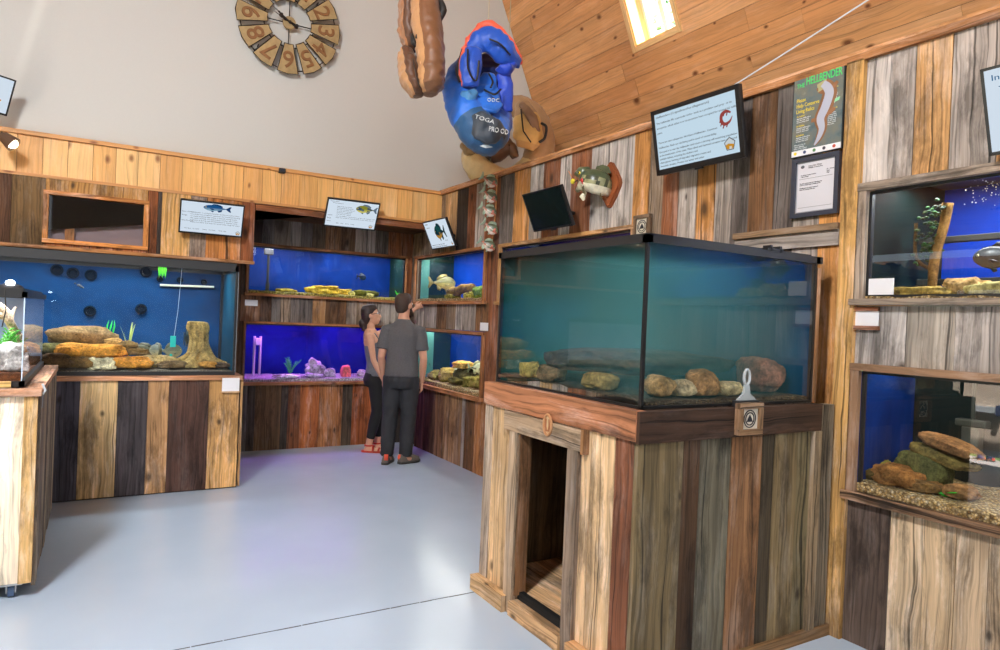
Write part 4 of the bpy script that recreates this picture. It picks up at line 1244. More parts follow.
b = MB(); b.box(q.x-.012, q.x+.006, q.y-.022, q.y+.022, q.z-.06, q.z+.05, c(224, 190, 130)); b.box(q.x, q.x+.012, q.y-.006, q.y+.006, q.z-.04, q.z+.03, c(120, 120, 124)); b.tube([(q.x+.008, q.y, q.z+.03), (q.x+.02, q.y, q.z+.05), (q.x+.006, q.y+.01, q.z+.085)], .006, 8, c(200, 205, 210)); b.build('latch', M['attr'], t)

VX1, VY0, VY1, VZ0, VZ1 = -.335, 4.36, 5.78, 1.097, 1.60
t = thing('terrarium', 'brightly lit glass terrarium standing on the wheeled cart', 'terrarium', (-1.0, 5.0, VZ0))
b = MB(); b.box(-1.7, VX1, VY0, VY0+.008, VZ0+.01, VZ1-.01); b.build('front_pane', M['glass'], t)
b = MB(); b.box(VX1-.008, VX1, VY0+.008, VY1, VZ0+.01, VZ1-.01); b.build('side_pane', M['glass'], t)
b = MB(); b.box(-1.7, VX1, VY1, VY1+.008, VZ0+.01, VZ1-.01); b.build('backing_sheet', backpaint('pale_backing', c(120, 150, 190), c(190, 200, 225), 4), t)
b = MB()
b.box(-1.72, VX1+.01, VY0-.012, VY0+.012, VZ0-.001, VZ0+.03); b.box(VX1-.014, VX1+.012, VY0-.012, VY1+.016, VZ0, VZ0+.03); b.box(-1.72, VX1+.01, VY1-.005, VY1+.016, VZ0, VZ0+.03)
b.box(-1.72, VX1+.01, VY0-.012, VY0+.012, VZ1-.03, VZ1); b.box(VX1-.014, VX1+.012, VY0-.012, VY1+.016, VZ1-.03, VZ1); b.box(-1.72, VX1+.01, VY1-.005, VY1+.016, VZ1-.03, VZ1)
b.build('black_rim', M['rim'], t)
b = MB(); b.box(-1.7, VX1-.01, VY0+.01, VY1, VZ1-.006, VZ1+.018, (.02, .02, .02)); b.build('lid', M['rim'], t)
b = MB(); b.box(-1.7, VX1-.01, VY0+.01, VY1, VZ0, VZ0+.07, c(110, 62, 34)); b.build('soil', M['rock'], t)
b = MB(); b.box(VX1-.006, VX1, VY0-.002, VY0+.008, VZ0+.03, VZ1-.03, c(200, 220, 240)); b.build('corner_seal', M['gloss_attr'], t)
area('terrarium_lamp', (-.85, 4.75, VZ1-.03), (-.85, 4.85, 0), 1.0, .4, 34, (.95, .97, 1))
t = thing('clip_lamp', 'small glowing lamp on the lid of the terrarium', 'lamp', on('y', 4.5, 10, 285, VZ1+.02))
lp = at('y', 4.5, 11, 279); 
b = MB(); b.ell([((lp.x, lp.y, VZ1+.02), .06, .05), ((lp.x, lp.y, VZ1+.03), .055, .045), ((lp.x, lp.y, VZ1+.042), .03, .025)], 20, (.03, .03, .035)); b.build('housing', M['attr'], t, smooth=False)
b = MB(); b.ball((lp.x, lp.y-.03, VZ1+.046), (.022, .016, .016), (1, 1, 1), 2); b.build('bulb', emit('led_bulb', (.85, .92, 1), 30), t)
b = MB(); q0 = Vector((lp.x-.01, VY0-.014, VZ1+.01)); b.tube([q0, at('y', VY0-.016, 6, 310), at('y', VY0-.016, 2, 327)], .003, 6, (.02, .02, .02)); b.build('cable', M['attr'], t)
SZ = VZ0+.072
t = thing('driftwood', 'pale branching driftwood inside the terrarium', 'driftwood', on('y', 4.62, 8, 345, SZ))
b = MB()
for pts, r0 in (([(-3, 305, 4.62), (6, 312, 4.62), (11, 322, 4.62), (19, 334, 4.66)], .022), ([(-4, 315, 4.66), (5, 318, 4.66), (12, 330, 4.7), (14, 345, 4.7)], .018), ([(11, 322, 4.62), (13, 312, 4.65), (16, 307, 4.66)], .010), ([(19, 334, 4.66), (20, 348, 4.68), (18, 362, 4.68)], .016)):
    P = bezier([at('y', y, x, z) for x, z, y in pts], 5)
    b.tube(P, lerp_list([r0, r0*.9, r0*.5], len(P)), 10, c(206, 178, 150))
b.build('branch', M['driftwood'], t, smooth=True)
for i, (px, sz, q, lab) in enumerate([(6, (.09, .08, .075), c(220, 214, 214), 'big white rock at the left inside the terrarium'), (17, (.055, .07, .055), c(205, 198, 198), 'white rock at the right inside the terrarium'), (13, (.04, .05, .035), c(226, 220, 216), 'small white rock in front of the others inside the terrarium')]):
    rock('white_rock', lab, on('y', 4.50+.07*(i == 0), px, 365, SZ), sz, q, 120+i, rough=.3)
blade_plant('fern', 'green leafy plant inside the terrarium', on('y', 4.62, 4, 350, SZ+.06), 14, .17, .10, c(90, 190, 60), leafy=True, w=.010, seed=31)
b = MB(); q0, q1 = at('y', VY0-.03, -6, 391), at('y', VY0-.03, 11, 383); b.box(q0.x, q1.x, VY0-.035, VY0-.02, 1.096, 1.128, c(226, 190, 120)); tag(b.build('wood_shim', M['barn']), 'short yellow wood strip in front of the terrarium base on the cart', 'wood strip')
# ------------------------------------------------------------------ big square tank on its barnwood stand
SX, SY0, SY1 = 1.965, 2.125, 3.385
t = thing('tank_stand', 'barnwood stand with a doorway under the big square tank', 'stand', (2.6, 2.75, 0))
MF = Matrix.Translation((SX, 0, 0)) @ Matrix.Rotation(-PI/2, 4, 'Z')           # left face, local x = -y
u = lambda px, py: -at('x', SX, px, py).y
b = MB()
ubs = [-SY1, -3.27, u(512, 500)]
segs = [(-SY1, -3.30, .0, 1.07, c(176, 156, 136)), (-3.30, -3.12, 0, 1.07, c(204, 168, 124)), (-3.12, -3.0, 0, 1.07, c(176, 150, 122))]
segs += [(-3.0, -2.53, .965, 1.07, c(176, 150, 122))]
u1, u2, u3, u4 = -2.545, u(590, 560), u(614, 560), -SY0
segs += [(-2.55, u2, 0, 1.07, c(212, 178, 138)), (u2, u3, 0, 1.07, c(206, 172, 130)), (u3, u4-.001, 0, 1.07, c(124, 78, 54))]
b.planks(MF, segs, th=.02)
b.build('front_boards', M['barn'], t)
b = MB()
Mf2 = Matrix.Translation((0, SY0, 0))
xs_ = [SX-.02] + [at('y', SY0, q, 540).x for q in (676, 693, 724, 755, 767, 790)] + [3.165]
cs_ = [c(110, 94, 66), c(76, 54, 36), c(104, 97, 80), c(126, 90, 60), c(70, 60, 46), c(122, 104, 74), c(110, 98, 72)]
b.planks(Mf2, [(xs_[i], xs_[i+1], 0, 1.06, cs_[i]) for i in range(len(cs_))], th=.02)
b.build('side_boards', M['barn'], t)
b = MB()   # hollow carcass: back, top and far side
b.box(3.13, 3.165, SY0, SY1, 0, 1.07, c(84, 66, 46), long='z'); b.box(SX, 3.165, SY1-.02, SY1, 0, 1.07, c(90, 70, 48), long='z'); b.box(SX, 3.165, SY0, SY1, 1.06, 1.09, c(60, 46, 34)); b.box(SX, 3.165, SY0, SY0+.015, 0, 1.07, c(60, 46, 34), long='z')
b.build('carcass', M['barn'], t)
b = MB(); Mi = Matrix.Translation((2.75, 0, 0)) @ Matrix.Rotation(-PI/2, 4, 'Z')
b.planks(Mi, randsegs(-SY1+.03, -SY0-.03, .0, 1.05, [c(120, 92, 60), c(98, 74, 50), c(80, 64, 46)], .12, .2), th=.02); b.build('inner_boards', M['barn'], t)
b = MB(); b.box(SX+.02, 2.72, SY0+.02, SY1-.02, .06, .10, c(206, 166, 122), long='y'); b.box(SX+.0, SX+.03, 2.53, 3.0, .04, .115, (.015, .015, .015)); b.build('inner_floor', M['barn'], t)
b = MB()
for (u0, u1_, v0, v1, q, th) in ((-3.075, -2.995, 0, .97, c(170, 146, 120), .045), (-2.555, -2.475, 0, .975, c(140, 120, 102), .045), (-3.13, -2.43, .965, 1.065, c(172, 146, 118), .05)):
    b.box(u0, u1_, -th, -.02, v0, v1, q, MF)
b.box(-2.998, -2.985, -.03, .04, .1, .965, c(134, 96, 64), MF); b.box(-2.445, -2.425, -.055, -.0, .955, 1.07, c(150, 106, 68), MF)
b.build('door_frame', M['barn'], t)
q = at('x', SX-.055, 547.5, 425)
b = MB()
ov = [Vector((q.x, q.y+math.cos(2*PI*k/28)*.032, q.z+math.sin(2*PI*k/28)*.05)) for k in range(28)]
b.tube(ov, .007, 8, c(178, 128, 86), closed=True)
b.tube([q+Vector((0, .014, .03)), q+Vector((0, .016, -.005)), q+Vector((0, .008, -.028)), q+Vector((0, -.008, -.028)), q+Vector((0, -.016, -.005)), q+Vector((0, -.014, .03))], .005, 8, c(150, 96, 60))
b.rings([[v+Vector((.006, 0, 0)) for v in ov], [v+Vector((.001, 0, 0)) for v in ov]], c(196, 164, 124))
b.build('carved_emblem', M['attr'], t)
b = MB()
b.box(-3.39, -3.04, -.075, -.02, 0, .085, c(196, 158, 112), MF); b.box(-3.0, -2.55, -.06, -.0, 0, .075, c(200, 160, 116), MF); b.box(-2.475, -1.95, -.075, -.02, 0, .085, c(190, 146, 100), MF)
b.build('kickboard', M['barn'], t)
b = MB(); b.box(-SY1-.0, -SY0+.02, -.035, .02, 1.07, 1.198, c(168, 112, 78), MF); b.build('ledge_board', M['barn'], t)
b = MB(); b.box(SX-.03, 3.165, SY0-.037, SY0+.02, 1.062, 1.196, c(66, 46, 34)); b.build('ledge_board', M['barn'], t)
b = MB(); b.box(SX-.02, 3.29, SY0-.045, SY0-.018, 0, .055, c(136, 104, 70)); b.box(3.11, 3.165, SY0-.042, SY0-.018, .055, 1.06, c(150, 128, 100), long='z'); b.build('edge_trim', M['barn'], t)
b = MB(); b.box(3.165, 3.275, SY0-.03, SY0+.02, 0, 1.19, c(128, 116, 98), long='z'); b.build('corner_post', M['barn'], t)

AX0, AX1, AY0, AY1, AZ0, AZ1 = 1.985, 3.145, 2.14, 3.345, 1.20, 1.938
t = thing('square_tank', 'big murky square glass tank with a black rim on the barnwood stand', 'aquarium', (2.56, 2.7, AZ0))
e = .012
b = MB(); b.box(AX0, AX0+e, AY0, AY1, AZ0, AZ1-.01); b.build('left_pane', M['glass_strong'], t)
b = MB(); b.box(AX0+e, AX1, AY0, AY0+e, AZ0, AZ1-.01); b.build('front_pane', M['glass_strong'], t)
b = MB(); b.box(AX0+e, AX1, AY1-e, AY1, AZ0, AZ1-.01); b.build('far_pane', backpaint('murk_teal_back', c(8, 60, 62), c(36, 92, 84), 2.2), t)
b = MB(); b.box(AX1-e, AX1, AY0+e, AY1-e, AZ0, AZ1-.01); b.build('right_pane', backpaint('murk_blue_back', c(3, 44, 84), c(8, 76, 112), 2.0), t)
b = MB()
for (x0, x1, y0, y1) in ((AX0-.012, AX0+.02, AY0-.012, AY1+.012), (AX1-.02, AX1+.012, AY0-.012, AY1+.012), (AX0-.012, AX1+.03, AY0-.012, AY0+.02), (AX0-.012, AX1+.012, AY1-.02, AY1+.012)):
    b.box(x0, x1, y0, y1, AZ1-.030, AZ1+.004)
b.box(2.74, 2.86, AY0-.014, AY0+.03, AZ1, AZ1+.016); b.box(2.76, 2.775, AY0-.014, AY0+.03, AZ1, AZ1+.03); b.box(2.83, 2.845, AY0-.014, AY0+.03, AZ1, AZ1+.03)
b.build('black_rim', M['rim'], t)
b = MB(); b.box(AX0-.003, AX0+.012, AY0-.003, AY0+.012, AZ0, AZ1-.01); b.box(AX0-.001, AX0+.016, AY1-.016, AY1+.002, AZ0, AZ1-.03); b.box(AX1-.016, AX1+.002, AY0-.002, AY0+.016, AZ0, AZ1-.03)
b.box(AX0-.003, AX0+.014, AY0, AY1, AZ0, AZ0+.012); b.box(AX0, AX1, AY0-.003, AY0+.014, AZ0, AZ0+.012)
b.build('corner_seal', M['black'], t)
b = MB(); b.box(AX1+.002, AX1+.03, AY0-.005, AY0+.03, AZ0, AZ1-.05, c(140, 100, 66), long='z'); b.build('edge_strip', M['barn'], t)
b = MB(); gravel_bed(b, AX1-AX0-.03, AY1-AY0-.03, .03, 1.6, seed=5)
for v in b.bm.verts: v.co += Vector((AX0+.015, AY0+.015, AZ0))
o = b.build('gravel', M['grav_dark'], t, smooth=True); o['kind'] = 'stuff'
b = MB(); b.box(AX0+.02, AX1-.02, AY0+.02, AY1-.02, AZ1+.0, AZ1+.015, (.02, .02, .02)); b.box(AX0+.3, AX1-.1, AY0+.6, AY0+.75, AZ1+.015, AZ1+.05, (.02, .02, .02)); b.build('lid', M['rim'], t)
area('tank_light', (2.65, 2.75, AZ1-.02), (2.65, 2.75, 0), .9, .5, 2.2, (.85, 1, .95))  # added weak fill; this tank is lit by the room
b = MB(); b.box(AX0+e+.002, AX1-e-.002, AY0+e+.002, AY1-e-.002, AZ0+.014, AZ1-.026); b.build('water', watermat('murky_water', (.065, .185, .195), (.22, .58, .62), 2.7, .7), t)

GB2 = AZ0+.04
rock('slate_slab', 'long flat grey slab lying across the stones in the big square tank', (2.54, 2.78, GB2+.07), (.50, .36, .062), c(78, 70, 58), 141, rough=.14, rz=.15, blocky=.6)
for i, (x, y, sz, q, lab) in enumerate([
        (2.22, 2.27, (.07, .06, .05), c(176, 140, 92), 'brown cobble nearest the front corner inside the big square tank'),
        (2.46, 2.25, (.085, .07, .065), c(170, 128, 84), 'rounded brown cobble under the slab, second from the front corner of the big square tank'),
        (2.33, 2.24, (.06, .05, .04), c(200, 178, 140), 'small pale pebble between the two front cobbles of the big square tank'),
        (2.99, 2.34, (.105, .10, .10), c(150, 104, 84), 'big reddish boulder at the right of the big square tank'),
        (2.62, 2.24, (.09, .06, .035), c(196, 174, 130), 'flat pale pebble left of the reddish boulder in the big square tank'),
        (2.10, 2.55, (.07, .09, .045), c(150, 130, 80), 'olive cobble by the left pane of the big square tank, middle one'),
        (2.09, 2.95, (.06, .09, .05), c(120, 100, 74), 'dark cobble by the left pane of the big square tank, towards the back'),
        (2.08, 3.14, (.05, .07, .05), c(180, 160, 90), 'small yellowish stone at the back left of the big square tank')]):
    rock('cobble', lab, (x, y, GB2), sz, q, 150+i, rough=.16, group='stones in the big square tank')

# things on the ledge -------------------------------------------------------
t = thing('algae_scraper', 'clear plastic scraper standing on the ledge of the big square tank', 'scraper', on('y', SY0-.02, 744, 402, 1.197))
q = on('y', SY0-.01, 745, 402, 1.197)
b = MB(); b.box(q.x-.075, q.x+.075, q.y-.022, q.y+.012, 1.197, 1.228, (.012, .012, .014), bev=.004); b.build('base', M['attr'], t)
cl = simple('clear_plastic', (.85, .9, .92), .08, spec=.8); cl.node_tree.nodes['Principled BSDF'].inputs['Alpha'].default_value = .3
b = MB(); b.prism([(-.065, 0), (.065, 0), (.022, .03), (.014, .07), (-.014, .07), (-.022, .03)], -.006, .006, Matrix.Translation((q.x, q.y-.005, 1.228)))
loop = [Vector((q.x+math.sin(a)*.020, q.y-.005, 1.335+math.cos(a)*.036)) for a in [2*PI*k/20 for k in range(20)]]
b.tube(loop, .007, 8, closed=True); b.build('handle', cl, t)


CARD = simple('cream_card', c(206, 196, 178), .7)


def emblem_frame(name, label, p, rz, w, h, th, fcol, up_deg=0):
    """small wooden frame with a round line emblem on white card; p = centre of the back, faces local -y"""
    t = thing(name, label, 'frame', p, (0, 0, rz))
    b = MB(); fw_ = w*.16
    b.box(-w/2, w/2, -th, 0, h/2-fw_, h/2, fcol); b.box(-w/2, w/2, -th, 0, -h/2, -h/2+fw_, fcol); b.box(-w/2, -w/2+fw_, -th, 0, -h/2+fw_, h/2-fw_, fcol); b.box(w/2-fw_, w/2, -th, 0, -h/2+fw_, h/2-fw_, fcol)
    b.build('frame', M['barn'], t, world=False)
    b = MB(); b.box(-w/2+fw_*.8, w/2-fw_*.8, -th*.6, -.002, -h/2+fw_*.8, h/2-fw_*.8, (.75, .75, .76)); b.build('card', CARD, t, world=False)
    b = MB(); r_ = min(w, h)*.27; y = -th*.6-.001
    for rr_ in (r_, r_*.72):
        b.tube([(math.cos(2*PI*k/24)*rr_, y, math.sin(2*PI*k/24)*rr_) for k in range(24)], r_*.07, 6, (.02, .02, .03), closed=True)
    b.prism([(-r_*.5, -r_*.35), (r_*.5, -r_*.35), (r_*.35, .0), (0, r_*.5), (-r_*.35, 0)], y-.001, y+.001, None, (.05, .05, .06))
    b.build('emblem', M['ink'], t, world=False)
    return t


p0, p1 = at('y', SY0-.037, 735, 403), at('y', SY0-.037, 757, 433)
emblem_frame('small_frame', 'small wooden frame with round emblem on the dark ledge of the square tank', ((p0.x+p1.x)/2, SY0-.0385, (p0.z+p1.z)/2), 0, p1.x-p0.x, p0.z-p1.z, .03, c(128, 98, 70))
emblem_frame('small_frame', 'small wooden frame with round emblem on the wall above the square tank corner', (RX-.025, 3.62, 2.262), -PI/2, .165, .165, .03, c(120, 96, 74))
# ------------------------------------------------------------------ screens
SCR = {k: emit('screen_'+k, q, s_) for k, q, s_ in (('pale', c(206, 230, 246), .95), ('white', c(222, 236, 250), .95))}
INK = simple('screen_ink', (.012, .014, .02), .6)
TITLE_BLUE = emit('screen_blue_text', c(30, 110, 160), .8)
PIC = emit('screen_picture', (1, 1, 1), .8, attr=True)
BODY = simple('tv_body', (.012, .012, .014), .3)
OFFSCR = simple('screen_off', (.006, .012, .012), .12, spec=.6)


def tv(label, ctr, yw, tilt, W, Hh, wall, screen='white', bez=.012, logo=False, deep=.045):
    """flat screen; local x right, front -y, z up; wall = (point, outward normal) for its arm"""
    Rm = (Matrix.Rotation(yw, 3, 'Z') @ Matrix.Rotation(tilt, 3, 'X'))
    t = thing('flat_screen', label, 'tv', ctr, Rm, 'flat screens on tilting arms')
    b = MB(); b.box(-W/2, W/2, .0, deep*.5, -Hh/2, Hh/2, bev=.004); b.box(-W*.36, W*.36, deep*.5, deep, -Hh*.36, Hh*.3, bev=.006)
    if logo: b.box(-.03, .03, -.002, .012, -Hh/2-.012, -Hh/2+.006)
    b.build('housing', BODY, t, world=False)
    b = MB()
    b.box(-W/2, W/2, -.006, 0, Hh/2-bez, Hh/2); b.box(-W/2, W/2, -.006, 0, -Hh/2, -Hh/2+bez*1.25); b.box(-W/2, -W/2+bez, -.006, 0, -Hh/2, Hh/2); b.box(W/2-bez, W/2, -.006, 0, -Hh/2, Hh/2)
    b.build('bezel', M['black'], t, world=False)
    b = MB(); b.box(-W/2+bez, W/2-bez, -.003, -.001, -Hh/2+bez*1.25, Hh/2-bez)
    b.build('screen', SCR.get(screen, OFFSCR), t, world=False)
    # arm to the wall
    P, n = wall
    inv = (Matrix.Translation(Vector(ctr)) @ Rm.to_4x4()).inverted()
    q = Vector(ctr) - n*((Vector(ctr)-P).dot(n))
    ql = inv @ q
    b = MB(); b.tube([(0, deep, 0), (0, deep+.03, 0), ql*.5+Vector((0, .02, 0)), ql], .016, 8, (.02, .02, .022))
    b.box(-.06, .06, deep-.005, deep+.01, -.06, .06, (.02, .02, .022))
    b.build('arm', M['attr'], t, world=False)
    return t


def lines(t, name, rows, x, z, size, line, mat=None, width=1.3):
    return txt(name, '\n'.join(rows), size, mat or INK, t, (x, -.0036, z), line=line/size, width=width, ext=.0003)


def pic_fish(t, x, z, Ln, Hh, back, belly, fin, flip=False, spots=None, name='fish_picture', th=.004):
    b = MB(); fish_mesh(b, Ln, Hh, th, back, belly, fin, spots=spots)
    for v in b.bm.verts:
        v.co.x *= -1 if flip else 1
        v.co = Vector((v.co.x+x, -.0045+v.co.y*.25, v.co.z+z))
    return b.build(name, PIC, t, world=False)


def pic_logo(t, x, z, s_):
    b = MB()
    pts = [(math.cos(PI/2+2*PI*k/5)*s_, math.sin(PI/2+2*PI*k/5)*s_) for k in range(5)]
    b.prism([(p[0]+x, p[1]+z) for p in pts], -.0042, -.0036, None, c(90, 90, 100))
    b.prism([(p[0]*.86+x, p[1]*.86+z) for p in pts], -.0046, -.0041, None, c(225, 235, 240))
    b.prism([(x-.75*s_, z-.1*s_), (x-.2*s_, z+.1*s_), (x+.75*s_, z-.1*s_), (x+.5*s_, z-.65*s_), (x-.5*s_, z-.65*s_)], -.0050, -.0045, None, c(226, 160, 50))
    b.prism([(x-.1*s_, z-.3*s_), (x+.3*s_, z-.3*s_), (x+.3*s_, z-.65*s_), (x-.1*s_, z-.65*s_)], -.0053, -.0049, None, c(240, 235, 225))
    return b.build('picture_emblem', PIC, t, world=False)


nB = Vector((0, -1, 0)); nR = Vector((-1, 0, 0))
WB = (Vector((0, PY-.03, 0)), nB); WR = (Vector((RX-.02, 0, 0)), nR)
T1 = tv('tilted screen showing a long blue fish, on the header boards above the left aquarium', (.88, 6.79, 2.39), R(-2.3), R(26.8), .55, .322, WB)
pic_fish(T1, .02, .105, .20, .06, c(30, 90, 150), c(150, 190, 215), c(30, 70, 120), flip=True)
lines(T1, 'lettering', ['Diet information', '', 'Range', '', '', 'Size Records'], -.255, .055, .014, .017)
lines(T1, 'lettering', ['The  musky  is a long bodied fish of lakes and slow rivers,', 'one of the top predators wherever it is found and feeding', 'on nearly anything that swims. It lies still among weeds', 'and waits, striking with speed when another fish is near.', 'It spawns in spring over flooded plants in shallow water.', 'Adults live alone and keep the same home range for years.'], -.185, .055, .014, .019)
lines(T1, 'lettering', ['Life span  12 years      Status  common      Class  fish'], -.23, -.105, .013, .016)
pic_logo(T1, .235, -.122, .022)
T2 = tv('tilted screen showing a yellow fish, hanging over the recess in front of the pine band', (2.25, 6.90, 2.60), R(-3.9), R(34.5), .55, .322, WB)
pic_fish(T2, .125, .075, .19, .085, c(150, 150, 50), c(225, 215, 110), c(110, 130, 150), flip=True, spots=c(70, 90, 110))
lines(T2, 'lettering', ['Yellow Perch', '      Perca flavescens'], -.245, .138, .013, .018)
lines(T2, 'lettering', ['Bass relatives of many', 'kinds share these ponds', 'and swim in loose schools', 'close to the weed beds.', 'They feed on insects,', 'small fish and crayfish'], -.165, .085, .0135, .0175)
lines(T2, 'lettering', ['near the bottom, and are active by day in all seasons, even', 'under the winter ice, staying deeper as the water warms.'], -.165, -.025, .0135, .018)
lines(T2, 'lettering', ['Habitat', '', 'Range', '', 'Status'], -.25, -.02, .013, .017)
lines(T2, 'lettering', ['lake    river    pond    creek'], -.15, -.105, .013, .017)
pic_logo(T2, .22, -.118, .023)
T3 = tv('tilted screen showing a dark sunfish, in the corner where the walls meet', (3.13, 6.62, 2.46), R(-88.6), R(25.2), .55, .322, WR)
pic_fish(T3, .03, .02, .20, .15, c(30, 80, 80), c(190, 140, 60), c(24, 60, 70), flip=True, spots=c(20, 50, 60))
lines(T3, 'lettering', ['Bluegill', '', '  Lepomis'], -.24, .135, .017, .02)
lines(T3, 'lettering', ['Habitat and range of this small sunfish', 'Found in ponds and slow rivers with weeds'], -.24, -.105, .015, .02)
lines(T3, 'lettering', ['8 inch'], .1, -.07, .016, .02)
pic_logo(T3, .225, -.12, .02)
T4 = tv('switched-off black screen left of the mounted bass', (3.05, 4.46, 2.455), R(-90.6), R(24.3), .55, .325, WR, screen='off', logo=True)
T5 = tv('largest screen, showing text and a red hellbender, above the square tank', (3.12, 2.985, 2.755), R(-88.3), R(11.7), .69, .415, WR, screen='pale', bez=.028, logo=True, deep=.06)
lines(T5, 'lettering', ['Hellbenders (Cryptobranchus alleganiensis)'], -.305, .168, .019, .03)
lines(T5, 'lettering', ['The hellbender fills a particular niche - both as a predator and prey - in its', 'ecosystem, which either it or its ancestors have occupied for around 65 million', 'years.', '', 'There are two subspecies: Northern Hellbender, Common', 'Hellbender. Both are declining and in need of stewardship.'], -.305, .128, .0165, .031, width=1.2)
lines(T5, 'lettering', ['Our goal is to rear the hellbender and return a thriving self-sustaining population', 'in the headwaters of the state. Many silted and dammed streams have destroyed', 'suitable habitat, including the shelters and', 'clean gravel, forming of degraded migration routes and', 'mountain streams. Protect our water and other', 'animals as well as streams, stones and our stewardship.'], -.305, -.055, .0165, .0225, width=1.13)
b = MB()
P = bezier([(.275, 0, .062), (.245, 0, .075), (.212, 0, .062), (.205, 0, .03), (.225, 0, .005), (.262, 0, .012), (.285, 0, .04)], 6)
b.tube([Vector((p.x, -.0042, p.z)) for p in P], lerp_list([.005, .009, .011, .011, .010, .007, .002], len(P)), 8, c(170, 78, 74), flat=.12, ref=(0, 0, 1))
for p_ in P[4:-6:4]: b.tube([Vector((p_.x, -.0044, p_.z)), Vector((p_.x-.012, -.0044, p_.z-.022))], .004, 6, c(150, 50, 50), flat=.2, ref=(1, 0, 0))
b.build('salamander_picture', PIC, T5, world=False)
pic_logo(T5, .25, -.115, .042)
T6 = tv('screen with blue title lettering, at the right edge beside the near tanks', (3.17, 1.115, 2.505), R(-90), R(18), .60, .36, WR)
lines(T6, 'lettering', ['In 2010 the', '  Touching Tank', '  Many waters'], -.265, .150, .034, .05, mat=TITLE_BLUE)
T7 = tv('screen turned sideways at the left edge above the spotlight', (-.86, 6.62, 3.19), R(38), R(20), .50, .30, (Vector((0, PY, 0)), nB))
b = MB()
for k, (x, z) in enumerate(((.13, .02), (.16, -.05), (.12, -.02))): b.prism([(x, z), (x+.02, z+.004), (x+.015, z+.02)], -.0042, -.0036, None, (c(220, 90, 90), c(230, 170, 60), c(240, 150, 150))[k])
b.build('picture_marks', PIC, T7, world=False)

# spotlight at the left edge
p = at('y', 6.72, 3, 136)
t = thing('spotlight', 'bronze cone spotlight glowing at the left edge of the pine band', 'lamp', p)
ax = Vector((.75, -.25, -.62)).normalized(); s_ = ax.orthogonal().normalized(); u_ = ax.cross(s_)
b = MB(); b.ell([(p-ax*.02, .02, .02), (p, .04, .04), (p+ax*.10, .062, .062), (p+ax*.104, .058, .058), (p+ax*.09, .05, .05)], 24, c(90, 64, 44), X=s_, Y=u_); b.tube([p, p+Vector((-.02, .12, .05)), Vector((p.x-.02, PY-.02, p.z+.05))], .010, 8, c(70, 50, 36)); b.build('shade', M['attr'], t, smooth=False)
b = MB(); b.ball(p+ax*.085, .042, (1, .9, .75), 2); b.build('bulb', emit('warm_bulb', (1, .85, .6), 7), t)
sl = D.lights.new('spot', 'SPOT'); sl.energy = 45; sl.color = (1, .85, .65); sl.spot_size = R(80); sl.shadow_soft_size = .05
so_ = D.objects.new('spot', sl); so_.matrix_basis = Matrix.LocRotScale(p+ax*.14, ax.to_track_quat('-Z', 'Y'), None); link(so_, t)

# little black sensor on the pine trim
p = at('y', PY-.05, 282, 171)
t = thing('sensor', 'small black sensor on the pine trim above the recess', 'sensor', p)
b = MB(); b.box(p.x-.032, p.x+.03, p.y-.035, p.y+.02, p.z-.022, p.z+.024, (.012, .012, .014), bev=.006); b.build('housing', M['attr'], t)
b = MB(); b.ell([((p.x-.004, p.y-.034, p.z), .017, .017), ((p.x-.004, p.y-.044, p.z), .015, .015)], 16, (.03, .03, .04), Y=Vector((0, 0, 1))); b.build('lens', M['gloss_attr'], t)


def wall_card(label, p0, p1, axis, pos, holder=False):
    """white caption card between two opposite corners (points on the wall)"""
    t = thing('caption_card', label, 'label', (p0+p1)/2)
    b = MB()
    lo = Vector((min(p0.x, p1.x), min(p0.y, p1.y), min(p0.z, p1.z))); hi = Vector((max(p0.x, p1.x), max(p0.y, p1.y), max(p0.z, p1.z)))
    if axis == 'x': b.box(pos-.004, pos, lo.y, hi.y, lo.z, hi.z, (.8, .8, .82))
    else: b.box(lo.x, hi.x, pos-.004, pos, lo.z, hi.z, (.8, .8, .82))
    b.build('card', M['paper'], t)
    if holder:
        b = MB()
        b.box(pos-.016, pos, lo.y-.004, hi.y+.004, hi.z-.004, hi.z+.016, c(150, 96, 66)); b.box(pos-.02, pos, lo.y-.006, hi.y+.006, lo.z-.016, lo.z+.004, c(150, 96, 66))
        b.build('holder', M['barn'], t)
    return t


wall_card('white caption card in a wooden holder between the two near tanks', at('x', RX-.025, 853, 310), at('x', RX-.025, 878.5, 327), 'x', RX-.024, True)
p0 = at('x', RX+.004, 866, 279); wall_card('white card inside the lower left corner of the upper near aquarium pane', at('x', RX-.012, 866, 279), at('x', RX-.012, 893.5, 295), 'x', RX-.0115)
wall_card('small white card below the corner of the upper corner aquarium', at('x', RX-.025, 480.5, 322.5), at('x', RX-.025, 488, 331), 'x', RX-.024)
wall_card('white card at the left between the two recess aquariums', at('y', BY-.025, 245, 299.5), at('y', BY-.025, 257.5, 306), 'y', BY-.024)

# poster and framed letter ---------------------------------------------------
def quad_on_wall(pts, x):
    q = [at('x', x, *p) for p in pts]
    ys = [-k.y for k in q]; zs = [k.z for k in q]
    return (ys[0]+ys[3])/2, (ys[1]+ys[2])/2, (zs[0]+zs[1])/2, (zs[2]+zs[3])/2      # u0,u1,z top, z bottom


